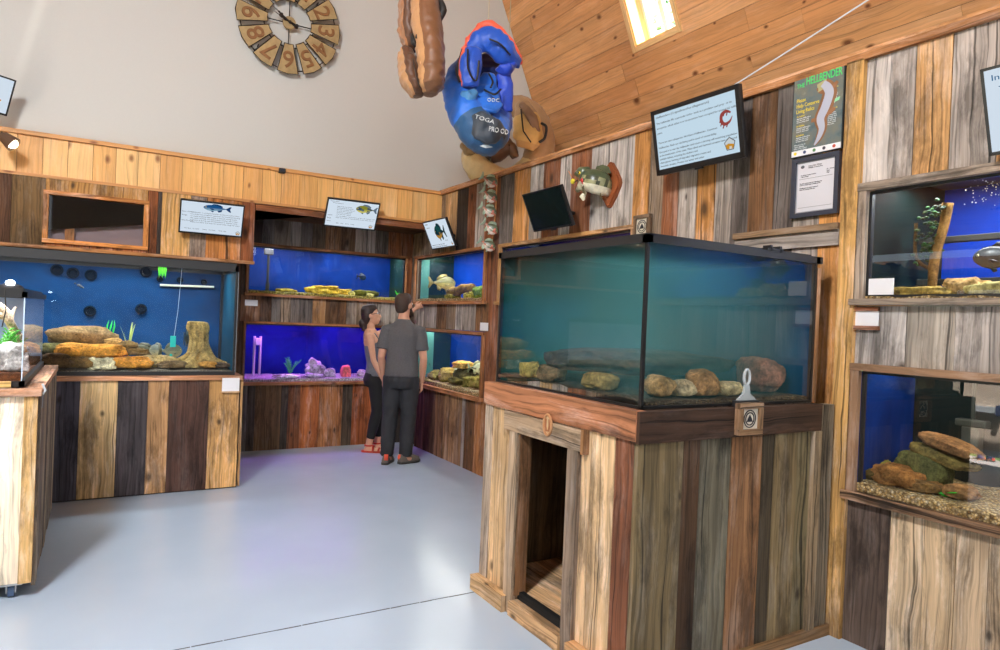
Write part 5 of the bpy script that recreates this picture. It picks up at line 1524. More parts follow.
u0, u1, zt, zb = quad_on_wall([(794, 76), (846, 61.5), (843, 149), (792.5, 158)], RX-.04)
W, Hh = u1-u0, zt-zb
t = thing('poster', 'poster of a hellbender salamander hung above the framed letter', 'poster', (RX-.035, -(u0+u1)/2, zb), (0, 0, -PI/2))
b = MB(); b.box(-W/2, W/2, -.012, 0, 0, Hh, c(40, 46, 48)); b.build('frame', M['attr'], t, world=False)
mp, tt = nt('poster_print'); oo = N(tt, 'ShaderNodeOutputMaterial'); pp = N(tt, 'ShaderNodeBsdfPrincipled'); L(tt, pp.outputs[0], oo.inputs[0]); pp.inputs['Roughness'].default_value = .3
tc = N(tt, 'ShaderNodeTexCoord'); nn = N(tt, 'ShaderNodeTexNoise', inp={'Scale': 9, 'Detail': 6, 'Roughness': .6}); L(tt, tc.outputs['Object'], nn.inputs[0])
rr_ = ramp(tt, [(.3, c(62, 84, 88)), (.45, c(100, 114, 116)), (.6, c(122, 122, 108)), (.75, c(160, 166, 164))]); L(tt, nn.outputs[0], rr_.inputs[0]); L(tt, rr_.outputs[0], pp.inputs[0])
b = MB(); b.box(-W/2+.006, W/2-.006, -.014, -.012, .035, Hh-.006); b.build('print', mp, t, world=False)
b = MB(); b.box(-W/2+.006, W/2-.006, -.014, -.012, .004, .035, (.75, .77, .8)); b.build('margin', M['paper'], t, world=False)
b = MB()
for k, q in enumerate((c(240, 210, 60), c(60, 80, 120), c(90, 140, 90), c(70, 70, 80), c(200, 90, 70))): b.tube([(-W/2+.03+k*W*.19, -.014, .02), (-W/2+.03+k*W*.19, -.0155, .02)], .009, 12, q)
b.build('margin_emblem', M['attr'], t, world=False)
b = MB()
cx = W*.10
S_ = bezier([(cx+.0, 0, Hh*.80), (cx+.028, 0, Hh*.74), (cx+.04, 0, Hh*.66), (cx+.02, 0, Hh*.52), (cx-.005, 0, Hh*.40), (cx+.005, 0, Hh*.28), (cx-.01, 0, Hh*.18), (cx-.035, 0, Hh*.10)], 6)
rad = lerp_list([.026, .032, .036, .036, .032, .024, .018, .006], len(S_))
b.tube([Vector((p.x, -.0150, p.z)) for p in S_], [r*1.2 for r in rad], 10, c(140, 96, 62), flat=.06, ref=(1, 0, 0))
b.tube([Vector((p.x, -.0175, p.z)) for p in S_], [r*.72 for r in rad], 10, c(176, 178, 192), flat=.06, ref=(1, 0, 0))
b.tube([Vector((S_[0].x-.008, -.016, S_[0].z+.012)), Vector((S_[0].x+.004, -.016, S_[0].z-.03))], [.028, .034], 10, c(176, 168, 120), flat=.06, ref=(1, 0, 0))
for (x0, z0, x1, z1) in ((.04, .72, .085, .78), (-.0, .71, -.03, .77), (-.0, .42, -.06, .40), (.03, .44, .075, .48)):
    b.tube([Vector((cx+x0, -.016, Hh*z0)), Vector((cx+(x0+x1)/2, -.016, Hh*(z0+z1)/2-.006)), Vector((cx+x1, -.016, Hh*z1))], [.014, .012, .010], 8, c(150, 104, 70), flat=.1, ref=(0, 0, 1))
b.build('salamander', M['attr'], t, world=False)
GRN = emit('poster_green', c(70, 214, 110), .7); GRN = simple('poster_green', c(70, 220, 110), .5); YLW = simple('poster_yellow', c(240, 214, 60), .5); WHT = simple('poster_white', (.75, .78, .8), .5)
txt('lettering', 'THE', .034, GRN, t, (-W/2+.022, -.0145, Hh-.05), width=.8)
txt('lettering', 'HELLBENDER', .062, GRN, t, (-W/2+.078, -.0145, Hh-.022), width=.60, space=.95)
txt('lettering', 'Please\nHelp Conserve\nLiving Relics', .030, YLW, t, (-W/2+.025, -.0145, Hh*.71), width=.75)
for k, z in enumerate((.5, .385, .27)):
    txt('lettering', 'As habitat', .012, YLW, t, (-W/2+.03, -.0145, Hh*z))
    txt('lettering', 'degrades hellbenders\nlose the clear cold\nstreams they need', .010, WHT, t, (-W/2+.03, -.0145, Hh*z-.013))
txt('lettering', 'What you can do\nreport sightings\nleave rocks in place\nkeep streams clean', .010, WHT, t, (-W/2+.02, -.0145, Hh*.155))
for z in (.74, .50):
    txt('lettering', 'What it is', .013, YLW, t, (W/2-.085, -.0145, Hh*z))
    txt('lettering', 'A giant\nsalamander\nof mountain\nstreams that\nbreathes by\nits skin and\nhides under\nflat rocks', .010, WHT, t, (W/2-.085, -.0145, Hh*z-.014))
b = MB(); b.prism([(W/2-.09, Hh*.55), (W/2-.05, Hh*.585), (W/2-.02, Hh*.60), (W/2-.025, Hh*.56), (W/2-.06, Hh*.545)], -.0155, -.014, None, c(140, 210, 160)); b.build('state_outline', M['attr'], t, world=False)

u0, u1, zt, zb = quad_on_wall([(793, 161), (841.5, 150), (838.5, 212), (792.5, 220)], RX-.03)
W, Hh = u1-u0, zt-zb
t = thing('framed_letter', 'printed letter in a dark grey frame below the hellbender poster', 'picture', (RX-.022, -(u0+u1)/2, zb), (0, 0, -PI/2))
b = MB(); w = .024; q = c(62, 66, 78)
b.box(-W/2, W/2, -.025, 0, 0, w, q); b.box(-W/2, W/2, -.025, 0, Hh-w, Hh, q); b.box(-W/2, -W/2+w, -.025, 0, w, Hh-w, q); b.box(W/2-w, W/2, -.025, 0, w, Hh-w, q); b.build('frame', M['gloss_attr'], t, world=False)
b = MB(); b.box(-W/2+w*.8, W/2-w*.8, -.012, -.002, w*.8, Hh-w*.8, c(150, 152, 160)); b.box(-W/2+w*1.3, W/2-w*1.3, -.0125, -.011, w*1.3, Hh-w*1.3, c(216, 214, 220)); b.build('letter', M['attr'], t, world=False)
txt('lettering', 'State of the Waters\nWildlife Commission', .010, INK, t, (-.045, -.013, Hh-.045))
txt('lettering', 'To whom it may concern\n3 River Road', .009, INK, t, (-W/2+.05, -.013, Hh*.72))
txt('lettering', 'Re   Permit\nDate\nPage', .009, INK, t, (W/2-.075, -.013, Hh*.76))
txt('lettering', 'This letter confirms that the holder keeps the\nanimals on display under a scientific permit.\n\nAll hellbenders are captive reared and\nremain the property of the state.', .0085, INK, t, (-W/2+.045, -.013, Hh*.58), width=.85)
b = MB(); b.box(-W/2+.04, W/2-.04, -.0132, -.0124, Hh*.16, Hh*.16+.0015, (.1, .1, .1)); b.box(-W/2+.04, W/2-.04, -.0132, -.0124, Hh*.64, Hh*.64+.0015, (.1, .1, .1)); b.ball((-W/2+.06, -.0128, Hh-.05), (.012, .001, .009), (.1, .1, .12), 2); b.build('rule', M['attr'], t, world=False)

# thin white cable from the ceiling to the big screen ------------------------
b = MB(); b.tube([at('x', 3.30, 717, 96), at('x', 3.36, 790, 50), at('x', 3.45, 868, 0), at('x', 3.52, 905, -22)], .005, 6, (.7, .72, .75))
tag(b.build('cable', M['attr']), 'thin white cable running up along the sloping ceiling from the largest screen', 'cable')

# mounted bass -----------------------------------------------------------------
p = at('x', RX-.04, 604.5, 186)
t = thing('mounted_bass', 'open-mouthed bass mounted on a brown wooden plaque', 'trophy', (RX-.02, p.y-.03, p.z))
o0 = Vector((RX-.02, p.y-.06, p.z+.0))
b = MB()
pts = []
for k in range(40):
    a = 2*PI*k/40
    r_ = 1+.10*math.cos(4*a)+.03*math.cos(8*a)
    pts.append((math.cos(a)*.11*r_, math.sin(a)*.155*r_))
Mpq = Matrix.Translation(o0) @ Matrix.Rotation(-PI/2, 4, 'Z')
b.prism(pts, -.022, 0, Mpq, c(140, 78, 46)); b.prism([(x*.9, z*.92) for x, z in pts], -.032, -.022, Mpq, c(150, 84, 50)); b.build('plaque', simple('plaque_varnish', (.3, .1, .05), .25, attr=True), t)
b = MB()
# body curves out of the plaque: head to the left (towards +y) and outwards
cl_ = [Vector((0, .01, -.03)), Vector((-.08, -.01, -.01)), Vector((-.14, .02, .01)), Vector((-.165, .055, .022)), Vector((-.175, .09, .035)), Vector((-.175, .12, .045))]
P = bezier([o0+v for v in cl_], 9)
n_ = len(P); rings_, cols_ = [], []
hr = lerp_list([.06, .088, .092, .086, .074, .062], n_); wr = lerp_list([.03, .05, .062, .062, .055, .045], n_)
for i in range(n_):
    tg = (P[min(i+1, n_-1)]-P[max(i-1, 0)]).normalized(); up_ = Vector((0, 0, 1)); up_ = (up_-tg*up_.dot(tg)).normalized(); sd = tg.cross(up_)
    rings_.append([P[i]+up_*(math.sin(2*PI*k/18)*hr[i])+sd*(math.cos(2*PI*k/18)*wr[i]) for k in range(18)])
fs = b.rings(rings_, c(110, 118, 84))
for i, f in enumerate(fs[:-2]):
    k = i % 18; a = math.sin(2*PI*(k+.5)/18)
    q = c(84, 96, 70) if a > .35 else (c(226, 220, 196) if a < -.3 else (c(150, 152, 112) if noise.noise(f.calc_center_median()*30) > -.1 else c(70, 78, 58)))
    b.paint([f], q)
b.build('body', M['fish'], t, smooth=True)
hd = P[-1]
b = MB()   # gaping jaws
b.tube([hd+Vector((0, -.03, .03)), hd+Vector((0, .05, .055)), hd+Vector((-.005, .10, .05))], [.055, .042, .018], 12, c(96, 108, 80), flat=.85)
b.tube([hd+Vector((0, -.04, -.02)), hd+Vector((0, .03, -.055)), hd+Vector((-.005, .075, -.085))], [.05, .036, .016], 12, c(214, 206, 176), flat=.9)
b.build('jaw', M['fish'], t, smooth=True)
b = MB(); b.tube([hd+Vector((-.02, -.07, .02)), hd+Vector((-.05, -.05, -.03)), hd+Vector((-.03, -.06, -.07))], [.012, .022, .010], 8, c(190, 30, 30), flat=.5); b.build('gill', M['fish'], t, smooth=True)
b = MB()
b.ball(hd+Vector((-.045, -.0, .035)), .013, c(220, 190, 60), 2); b.ball(hd+Vector((-.055, .0, .036)), .008, (.01, .01, .01), 2); b.build('eye', M['gloss_attr'], t)
b = MB(); b.prism([(-.02, .0), (.0, .06), (.05, .07), (.10, .05), (.12, 0)], -.003, .003, Matrix.Translation(o0+Vector((-.12, .04, .07))) @ Matrix.Rotation(R(-65), 4, 'Z'), c(84, 92, 66)); b.build('fin', M['fish'], t)
for pts, rr_, q_, fl in (([Vector((-.20, .08, -.02)), Vector((-.235, .05, -.06)), Vector((-.225, .03, -.095))], [.012, .032, .014], c(120, 112, 80), .25), ([Vector((-.17, .09, -.05)), Vector((-.19, .11, -.10)), Vector((-.18, .10, -.125))], [.01, .024, .01], c(220, 210, 180), .3), ([Vector((-.10, .0, -.05)), Vector((-.12, -.02, -.10)), Vector((-.11, -.03, -.12))], [.012, .024, .01], c(130, 120, 84), .25)):
    b = MB(); b.tube([o0+v for v in pts], rr_, 8, q_, flat=fl); b.build('fin', M['fish'], t)
lp = hd+Vector((-.0, .14, .0))
t2 = thing('fishing_lure', 'small yellow lure hanging at the mouth of the mounted bass', 'lure', lp)
b = MB(); b.ell([(lp+Vector((0, 0, -.018)), .012, .012), (lp, .02, .02), (lp+Vector((0, 0, .018)), .012, .012)], 12, c(236, 220, 60)); b.tube([lp+Vector((0, -.02, -.01)), lp+Vector((0, -.06, .0)), hd+Vector((0, .06, -.04))], .004, 6, c(40, 40, 40)); b.tube([lp+Vector((0, .0, .015)), lp+Vector((0, .06, .09))], .003, 6, c(220, 140, 80)); b.build('body', M['attr'], t2)

# stringer of fish --------------------------------------------------------------
q0, q1 = at('x', RX-.05, 495, 178), at('x', RX-.05, 491.5, 240)
b = MB(); b.tube([q0+Vector((0, -.04, .02)), q0.lerp(q1, .5)+Vector((0, -.05, 0)), q1+Vector((0, -.02, 0))], .008, 8, c(200, 140, 80)); st = tag(b.build('stringer', M['attr']), 'tan cord stringer hanging on the boards beside the corner', 'cord')
for i, (px, py) in enumerate(((490, 181), (490, 196), (489, 210.5), (491, 228), (488, 245))):
    p = at('x', RX-.13, px, py)
    tl_ = ('topmost', 'second', 'middle', 'fourth', 'lowest')[i]
    b = MB(); fish_mesh(b, .155, .105, .035, c(96, 104, 80), c(226, 206, 192), c(166, 186, 164), spots=c(188, 104, 84))
    o = b.build('panfish', M['fish'], smooth=True)
    o.matrix_basis = Matrix.Translation(p) @ Matrix.Rotation(R(-32), 4, 'Z') @ Matrix.Rotation(R(28+9*(i % 2)), 4, 'Y')
    tag(o, tl_+' of the five small fish hung on the stringer', 'fish', 'fish on the stringer')

# round metal clock ---------------------------------------------------------------
CK = at('y', 6.93, 290, 22)
t = thing('wall_clock', 'large round windmill-style clock with tan numeral plates on the white wall', 'clock', (CK.x, 7.02, CK.z))
Yc = 6.955
r0, r1 = .215, .505
TILE = simple('tan_tin', c(172, 146, 100), .6, mottle=.25, bscale=14)
NUM = simple('rust_numeral', c(136, 92, 52), .6, mottle=.2, bscale=20)
for k in range(1, 13):
    a = PI/2-k*PI/6
    da0, da1 = R(11.3), R(11.8)
    loop2 = [(math.cos(a+d)*r, math.sin(a+d)*r) for r, d in ((r0, da0), (r1, da1), (r1+.008, 0), (r1, -da1), (r0, -da0), (r0-.0, 0))]
    M4 = Matrix.Translation((CK.x, Yc, CK.z))
    b = MB(); b.prism(loop2, -.012, 0, M4); o = b.build('numeral_plate', TILE, t)
    b = MB()
    L3 = [M4 @ Vector((x, -.013, z)) for x, z in loop2]
    b.tube(L3, .005, 6, closed=True); b.build('plate_edge', M['iron'], o)
    rm = (r0+r1)/2
    ang = a-PI/2
    cu = D.curves.new('numeral', 'FONT'); cu.body = str(k); cu.size = .235 if k < 10 else .19; cu.extrude = .005; cu.bevel_depth = .003; cu.bevel_resolution = 0; cu.align_x = 'CENTER'; cu.align_y = 'CENTER'; cu.materials.append(NUM)
    fo = D.objects.new('numeral', cu)
    wm = Matrix.Translation((CK.x+math.cos(a)*rm, Yc-.014, CK.z+math.sin(a)*rm)) @ Matrix.Rotation(PI/2, 4, 'X') @ Matrix.Rotation(ang, 4, 'Z')
    fo.matrix_basis = wm; link(fo, o); to_mesh(fo)
b = MB()
for rr_ in (r0+.03, r1-.035): b.tube([(CK.x+math.cos(2*PI*k/60)*rr_, Yc+.012, CK.z+math.sin(2*PI*k/60)*rr_) for k in range(60)], .006, 6, closed=True)
for k in range(4):
    a = k*PI/2; b.tube([(CK.x+math.cos(a)*.05, Yc+.012, CK.z+math.sin(a)*.05), (CK.x+math.cos(a)*(r1-.03), Yc+.012, CK.z+math.sin(a)*(r1-.03))], .006, 6)
for a in (R(45), R(135), R(225), R(315)): b.tube([(CK.x+math.cos(a)*.4, Yc+.01, CK.z+math.sin(a)*.4), (CK.x+math.cos(a)*.4, 7.03, CK.z+math.sin(a)*.4)], .006, 6)
b.build('iron_ring', M['iron'], t)
b = MB(); b.ell([((CK.x, Yc+.02, CK.z), .062, .062), ((CK.x, Yc-.01, CK.z), .062, .062), ((CK.x, Yc-.014, CK.z), .05, .05)], 28, Y=Vector((0, 0, 1))); b.build('hub', TILE, t)


def hand(ang, ln, nm, y):
    d = Vector((math.cos(ang), 0, math.sin(ang))); o_ = Vector((CK.x, y, CK.z))
    b = MB(); b.tube([o_-d*.09, o_, o_+d*ln*.55, o_+d*ln], [.006, .008, .006, .0025], 6)
    b.ball(o_-d*.07, (.016, .004, .016), sub=2); b.ball(o_+d*ln*.5, (.02, .004, .014), sub=2); b.ball(o_+d*ln*.62, (.012, .004, .012), sub=2); b.ball(o_, (.016, .008, .016), sub=2)
    b.build(nm, M['iron'], t)


hand(PI/2-R(294), .17, 'hour_hand', Yc-.022)
hand(PI/2-R(289-3), .10, 'second_hand', Yc-.034)
hand(PI/2-R(304), .21, 'minute_hand', Yc-.028)
# ------------------------------------------------------------------ float tubes hanging from the ceiling
def view_frame(px, py, dist, turn=0):
    """frame standing upright at a point in the room, its -y side turned towards the middle of the floor"""
    p = Vector((0, 0, EYE)) + (fw + rt*((px-500)/FPX) - up*((py-325)/FPX))*dist
    d = Vector((p.x, p.y, 0)).normalized()
    return p, math.atan2(d.y, d.x)-PI/2+turn


KB = .0082      # metres per picture pixel at the blue tube
bl = c(40, 112, 214); bl2 = c(30, 88, 196); dbl = c(14, 36, 92); tealb = c(36, 84, 128); org = c(250, 104, 74); chr_ = c(58, 66, 76); blk = (.012, .012, .016)
p, a = view_frame(483, 92, 5.53)
t = thing('float_tube', 'blue and orange inflatable float tube hung nose down from a string', 'float tube', p, (0, 0, a), 'float tubes hung from the ceiling')
S = lambda x, y, d=0: Vector(((x-483)*KB, d, (92-y)*KB))
def pillow(b, pts, rad, cols=None, col=bl, seg=14, flat=1.0, n=5, ref=(0, -1, 0), wob=.0):
    P = bezier(pts, n); rr = lerp_list(rad, len(P))
    if wob: rr = [r*(1+wob*math.sin(i*2.1)) for i, r in enumerate(rr)]
    cc = None
    if cols:
        cc = [cols[min(int(i/(len(P)-1)*len(cols)), len(cols)-1)] for i in range(len(P)-1)]
    return b.tube(P, rr, seg, col, True, cc, flat, ref)
b = MB()    # outer chamber: left side, nose, right side
pillow(b, [S(468, 54, .10), S(460, 74, .02), S(459, 95, -.05), S(467, 117, -.12), S(480, 136, -.16), S(490, 140, -.12), S(498, 124, 0), S(500, 104, .10), S(500, 84, .18)],
       [.05, .10, .125, .14, .15, .145, .12, .09, .05], cols=[bl2, bl, bl, bl, bl, tealb, tealb, tealb, bl, bl2, bl2, bl2], seg=18, wob=.02)
b.build('outer_chamber', M['nylon'], t, world=False, smooth=True)
b = MB()    # charcoal apron across the nose
pillow(b, [S(470, 133, -.24), S(481, 136, -.32), S(495, 142, -.29), S(505, 142, -.16)], [.05, .10, .10, .04], col=chr_, flat=.22, ref=(0, 0, 1)); b.build('apron', M['nylon'], t, world=False, smooth=True)
b = MB()    # inner seat panel
pillow(b, [S(488, 75, -.02), S(486, 95, -.10), S(487, 112, -.18), S(487, 120, -.22)], [.05, .10, .12, .08], col=bl, flat=.25, ref=(1, 0, 0)); b.build('seat_panel', M['nylon'], t, world=False, smooth=True)
b = MB(); pillow(b, [S(486, 50, .16), S(486, 68, .12), S(486, 84, .06), S(485, 100, .02)], [.12, .18, .17, .12], col=dbl, flat=.4, ref=(1, 0, 0)); b.build('backing', M['nylon'], t, world=False, smooth=True)
b = MB()    # orange back band
pillow(b, [S(463, 96, -.20), S(461, 80, -.20), S(463, 60, -.17), S(471, 43, -.11), S(485, 33, -.06), S(500, 44, -.06), S(512, 55, -.04), S(520, 61, .0)],
       [.016, .024, .028, .045, .085, .09, .06, .012], col=org, flat=.6, seg=12, ref=(0, -1, 0)); b.build('orange_band', M['nylon'], t, world=False, smooth=True)
b = MB()    # blue back rest under the band and its flap on the right
pillow(b, [S(470, 62, -.16), S(478, 50, -.15), S(490, 48, -.15), S(503, 58, -.13), S(518, 64, -.04)], [.05, .085, .10, .095, .03], col=bl2, flat=.7, seg=14, ref=(0, 0, 1)); 
pillow(b, [S(512, 66, -.06), S(505, 74, -.10), S(497, 72, -.12)], [.04, .07, .03], col=c(32, 70, 190), flat=.5, seg=12)
b.build('back_rest', M['nylon'], t, world=False, smooth=True)
b = MB()    # left pouch and right pouch
pillow(b, [S(472, 60, -.20), S(470, 76, -.23), S(471, 96, -.22)], [.06, .085, .06], col=c(36, 84, 190), flat=.55, seg=14, ref=(1, 0, 0))
b.build('pouch', M['nylon'], t, world=False, smooth=True)
b = MB(); pillow(b, [S(503, 75, -.06), S(505, 92, -.06), S(507, 112, -.02)], [.05, .065, .045], col=c(28, 70, 190), flat=.5, seg=14, ref=(1, 0, 0)); b.build('pouch', M['nylon'], t, world=False, smooth=True)
b = MB(); pillow(b, [S(462, 60, -.20), S(459, 80, -.20), S(461, 92, -.20)], [.012, .028, .014], col=(.03, .03, .035), flat=.4, seg=10, ref=(1, 0, 0)); b.build('mesh_pocket', M['cloth'], t, world=False, smooth=True)
b = MB(); pillow(b, [S(463, 104, -.22), S(470, 107, -.24), S(476, 101, -.22)], [.02, .05, .02], col=c(70, 130, 180), flat=.4, seg=10, ref=(0, 0, 1)); b.build('valve_flap', M['nylon'], t, world=False, smooth=True)
b = MB()
for pts in ([S(487, 52, -.26), S(498, 56, -.25), S(508, 63, -.19)], [S(467, 65, -.30), S(468, 84, -.32), S(476, 94, -.30), S(478, 75, -.30)], [S(488, 78, -.10), S(492, 88, -.16), S(490, 95, -.18)], [S(484, 98, -.20), S(494, 104, -.25), S(500, 96, -.18)]):
    b = MB(); b.tube(bezier(pts, 5), .008, 6, blk); b.build('strap', M['attr'], t, world=False)
WHL = simple('faded_print', c(196, 200, 202), .7)
txt('lettering', 'ODC', .05, WHL, t, tuple(S(487, 111, -.345)), rot=(PI/2-.45, 0, 0), width=.85, ext=.002)
txt('lettering', 'PRO OD', .055, WHL, t, tuple(S(490, 139, -.405)), rot=(PI/2-.05, R(6), R(8)), width=.75, ext=.002)
txt('lettering', 'TOGA', .05, WHL, t, tuple(S(477, 129, -.405)), rot=(PI/2-.3, R(14), 0), width=1.1, ext=.002)
b = MB(); pillow(b, [S(481, 152, -.24), S(488, 153, -.25), S(496, 152, -.22)], [.01, .022, .01], col=c(190, 200, 206), flat=.4, seg=8, ref=(0, 0, 1)); b.build('nose_emblem', M['attr'], t, world=False)
b = MB(); q = S(485.5, 29, -.03); b.box(q.x-.02, q.x+.02, q.y-.02, q.y+.02, q.z-.03, q.z+.02, (.05, .05, .05), bev=.008); b.tube([q, q+Vector((0, 0, 2.9))], .0035, 6, c(190, 180, 150)); b.build('hanging_string', M['attr'], t, world=False)

# brown pair of pontoons, seen end on ------------------------------------------
KB2 = .0074
p, a = view_frame(420, 47, 5.0, .1)
brn = c(122, 80, 50); brd = c(92, 58, 36); tanp = c(196, 146, 98)
t = thing('float_tube', 'brown canvas float tube with tan edges hanging left of the blue one', 'float tube', p, (0, 0, a), 'float tubes hung from the ceiling')
S2 = lambda x, y, d=0: Vector(((x-420)*KB2, d, (47-y)*KB2))
def shell(b, pts, rx, ry, cola, colb, n=6, seg=20):
    P = bezier(pts, n); a_, b_ = lerp_list(rx, len(P)), lerp_list(ry, len(P))
    rings = [[P[i]+Vector((math.cos(2*PI*k/seg)*a_[i]*(1+.04*math.sin(i*1.9+k)), math.sin(2*PI*k/seg)*b_[i], 0)) for k in range(seg)] for i in range(len(P))]
    fs = b.rings(rings, cola)
    for f in fs[:-2]:
        m = sum((v.co for v in f.verts), Vector())/len(f.verts)
        i = min(range(len(P)), key=lambda j: abs(P[j].z-m.z))
        if (m.x-P[i].x) < -a_[i]*.58: b.paint([f], colb)
b = MB(); shell(b, [S2(422, -40, .1), S2(424, -10, .08), S2(426, 20, .04), S2(430, 50, .0), S2(431, 72, -.02), S2(431, 86, -.02), S2(431, 93, -.02)], [.09, .10, .11, .10, .10, .095, .05], [.14, .16, .17, .17, .16, .14, .06], brn, tanp); b.build('pontoon', M['nylon'], t, world=False, smooth=True)
b = MB(); shell(b, [S2(405, -40, .2), S2(408, -5, .2), S2(409, 22, .2), S2(413, 38, .2), S2(413, 42, .2)], [.05, .06, .065, .04, .02], [.12, .14, .14, .1, .04], brd, c(176, 122, 80))
shell(b, [S2(407, 50, .1), S2(410, 62, .08), S2(413, 78, .06), S2(418, 90, .04), S2(420, 94, .04)], [.05, .07, .075, .055, .03], [.13, .16, .16, .13, .05], brd, tanp); b.build('pontoon', M['nylon'], t, world=False, smooth=True)
b = MB(); pillow(b, [S2(416, -30, .0), S2(418, 20, -.05), S2(421, 60, -.08), S2(424, 88, -.06)], [.02, .028, .028, .018], col=c(222, 172, 124), flat=.5, seg=10); b.build('piping', M['nylon'], t, world=False, smooth=True)
for pts, rr_, q_ in (([S2(437, -4, -.02), S2(441, 8, -.02), S2(437, 22, -.02)], [.02, .045, .02], (.015, .012, .01)), ([S2(411, 36, -.02), S2(413, 44, -.02), S2(416, 48, -.02)], [.015, .03, .02], (.012, .01, .01)),
                     ([S2(414, 10, -.04), S2(417, 30, -.06), S2(415, 42, -.06)], [.01, .01, .01], (.012, .01, .01)), ([S2(412, 64, -.10), S2(416, 82, -.12), S2(420, 92, -.10)], [.007, .007, .007], (.03, .02, .015)), ([S2(438, 44, -.02), S2(441, 45, -.02)], [.012, .012], (.015, .012, .01))):
    b = MB(); pillow(b, pts, rr_, col=q_, flat=.7, seg=8); b.build('strap', M['attr'], t, world=False, smooth=True)
b = MB(); pillow(b, [S2(437, 45, -.02), S2(438, 60, -.06), S2(442, 70, .0), S2(444, 78, .03)], [.012, .022, .04, .02], col=c(110, 76, 52), flat=.6, seg=10); b.build('flap', M['nylon'], t, world=False, smooth=True)
b = MB(); b.tube([S2(420, -40, .1), S2(420, -300, .1)], .004, 6, c(190, 180, 150)); b.build('hanging_string', M['attr'], t, world=False)

# tan tube behind the barnwood wall's top edge ------------------------------------
KB3 = .01065
p, a = view_frame(505, 140, 7.2)
t = thing('float_tube', 'tan and cream float tube with pockets hanging behind the blue one', 'float tube', p, (0, 0, a), 'float tubes hung from the ceiling')
S3 = lambda x, y, d=0: Vector(((x-505)*KB3, d*1.28, (140-y)*KB3))
crm = c(214, 190, 140); tan = c(166, 132, 96); gold = c(206, 166, 98); brw = c(92, 62, 44)
b = MB()
pillow(b, [S3(494, 104, .1), S3(515, 104, .04), S3(532, 118, .0), S3(540, 142, -.02), S3(534, 168, -.05), S3(510, 186, -.08), S3(485, 176, -.06), S3(473, 160, .02), S3(470, 150, .06)], [0.077, 0.115, 0.147, 0.154, 0.154, 0.154, 0.141, 0.115, 0.077], cols=[tan, tan, tan, tan, crm, crm, crm, crm], seg=18); b.build('outer_chamber', M['nylon'], t, world=False, smooth=True)
b = MB(); pillow(b, [S3(520, 108, -.16), S3(525, 125, -.18), S3(527, 142, -.18), S3(525, 152, -.16)], [0.064, 0.134, 0.154, 0.090], cols=[tan, gold, gold, c(190, 148, 90)], flat=.6, seg=14, ref=(1, 0, 0)); b.build('pocket', M['nylon'], t, world=False, smooth=True)
b = MB(); pillow(b, [S3(519, 112, -.23), S3(530, 126, -.26), S3(538, 142, -.20)], [0.026, 0.051, 0.026], col=c(130, 98, 72), flat=.35, seg=10, ref=(1, 0, 0)); b.build('pocket_flap', M['nylon'], t, world=False, smooth=True)
b = MB(); pillow(b, [S3(463, 147, -.02), S3(470, 154, -.05), S3(475, 160, -.02)], [0.045, 0.083, 0.051], col=c(150, 122, 80), flat=.7, seg=12); b.build('pocket', M['nylon'], t, world=False, smooth=True)
b = MB(); pillow(b, [S3(484, 150, -.02), S3(494, 158, -.05), S3(510, 150, -.05)], [0.077, 0.109, 0.077], col=brw, flat=.6, seg=12); pillow(b, [S3(504, 140, -.02), S3(512, 150, -.04), S3(516, 158, -.04)], [0.064, 0.090, 0.051], col=c(110, 78, 54), flat=.6, seg=12); b.build('seat_panel', M['nylon'], t, world=False, smooth=True)
for pts, r_ in ((bezier([S3(539, 130, -.24), S3(544, 134, -.25), S3(543, 144, -.24), S3(538, 148, -.22)], 5), .014), ([S3(519, 118, -.25), S3(522, 140, -.29), S3(530, 150, -.27)], .007), ([S3(488, 152, -.1), S3(492, 165, -.12)], .014)):
    b = MB(); b.tube(pts, r_, 8, blk); b.build('strap', M['attr'], t, world=False)
b = MB(); b.tube([S3(505, 100, .05), S3(505, -250, .05)], .004, 6, c(190, 180, 150)); b.build('hanging_string', M['attr'], t, world=False)

for o in list(D.objects):
    if o.type == 'MESH' and o.data.materials and o.data.materials[0] == M['nylon']:
        wrinkle(o, .014, 11, 1, seed=len(o.data.vertices) % 7)
# ------------------------------------------------------------------ people
def hand_(b, W, d, n, s, k=1.0, curl=.5, point=False):
    """palm, five fingers; d finger direction, n towards the palm side, s towards the thumb"""
    d = d.normalized(); n = (n-d*n.dot(d)).normalized(); s = (s-d*s.dot(d)-n*s.dot(n)).normalized()
    b.tube([W-d*.02*k, W+d*.02*k, W+d*.06*k, W+d*.092*k], [.024*k, .032*k, .038*k, .034*k], 10, flat=.42, ref=tuple(s))
    for i, (o, ln) in enumerate(((.029, .068), (.010, .076), (-.010, .071), (-.028, .056))):
        cu = curl*(1+.15*i)
        if point: cu = .05 if i == 0 else 1.25
        p = W+d*.085*k+s*o*k*1.1; pts = [p-d*.02*k, p]; a = 0
        for j in range(3):
            a += cu*.75
            p = p+(d*math.cos(a)+n*math.sin(a))*ln*k*(.42, .33, .25)[j]; pts.append(p)
        b.tube(pts, [.0105*k, .0100*k, .0092*k, .0085*k, .0065*k], 8)
    p = W+d*.025*k+s*.03*k; q = p+(d*.6+s*.8)*.035*k
    b.tube([p, q, q+(d*.9+s*.25+n*.25)*.032*k, q+(d*.9+s*.1+n*.4)*.055*k], [.016*k, .013*k, .011*k, .008*k], 8)


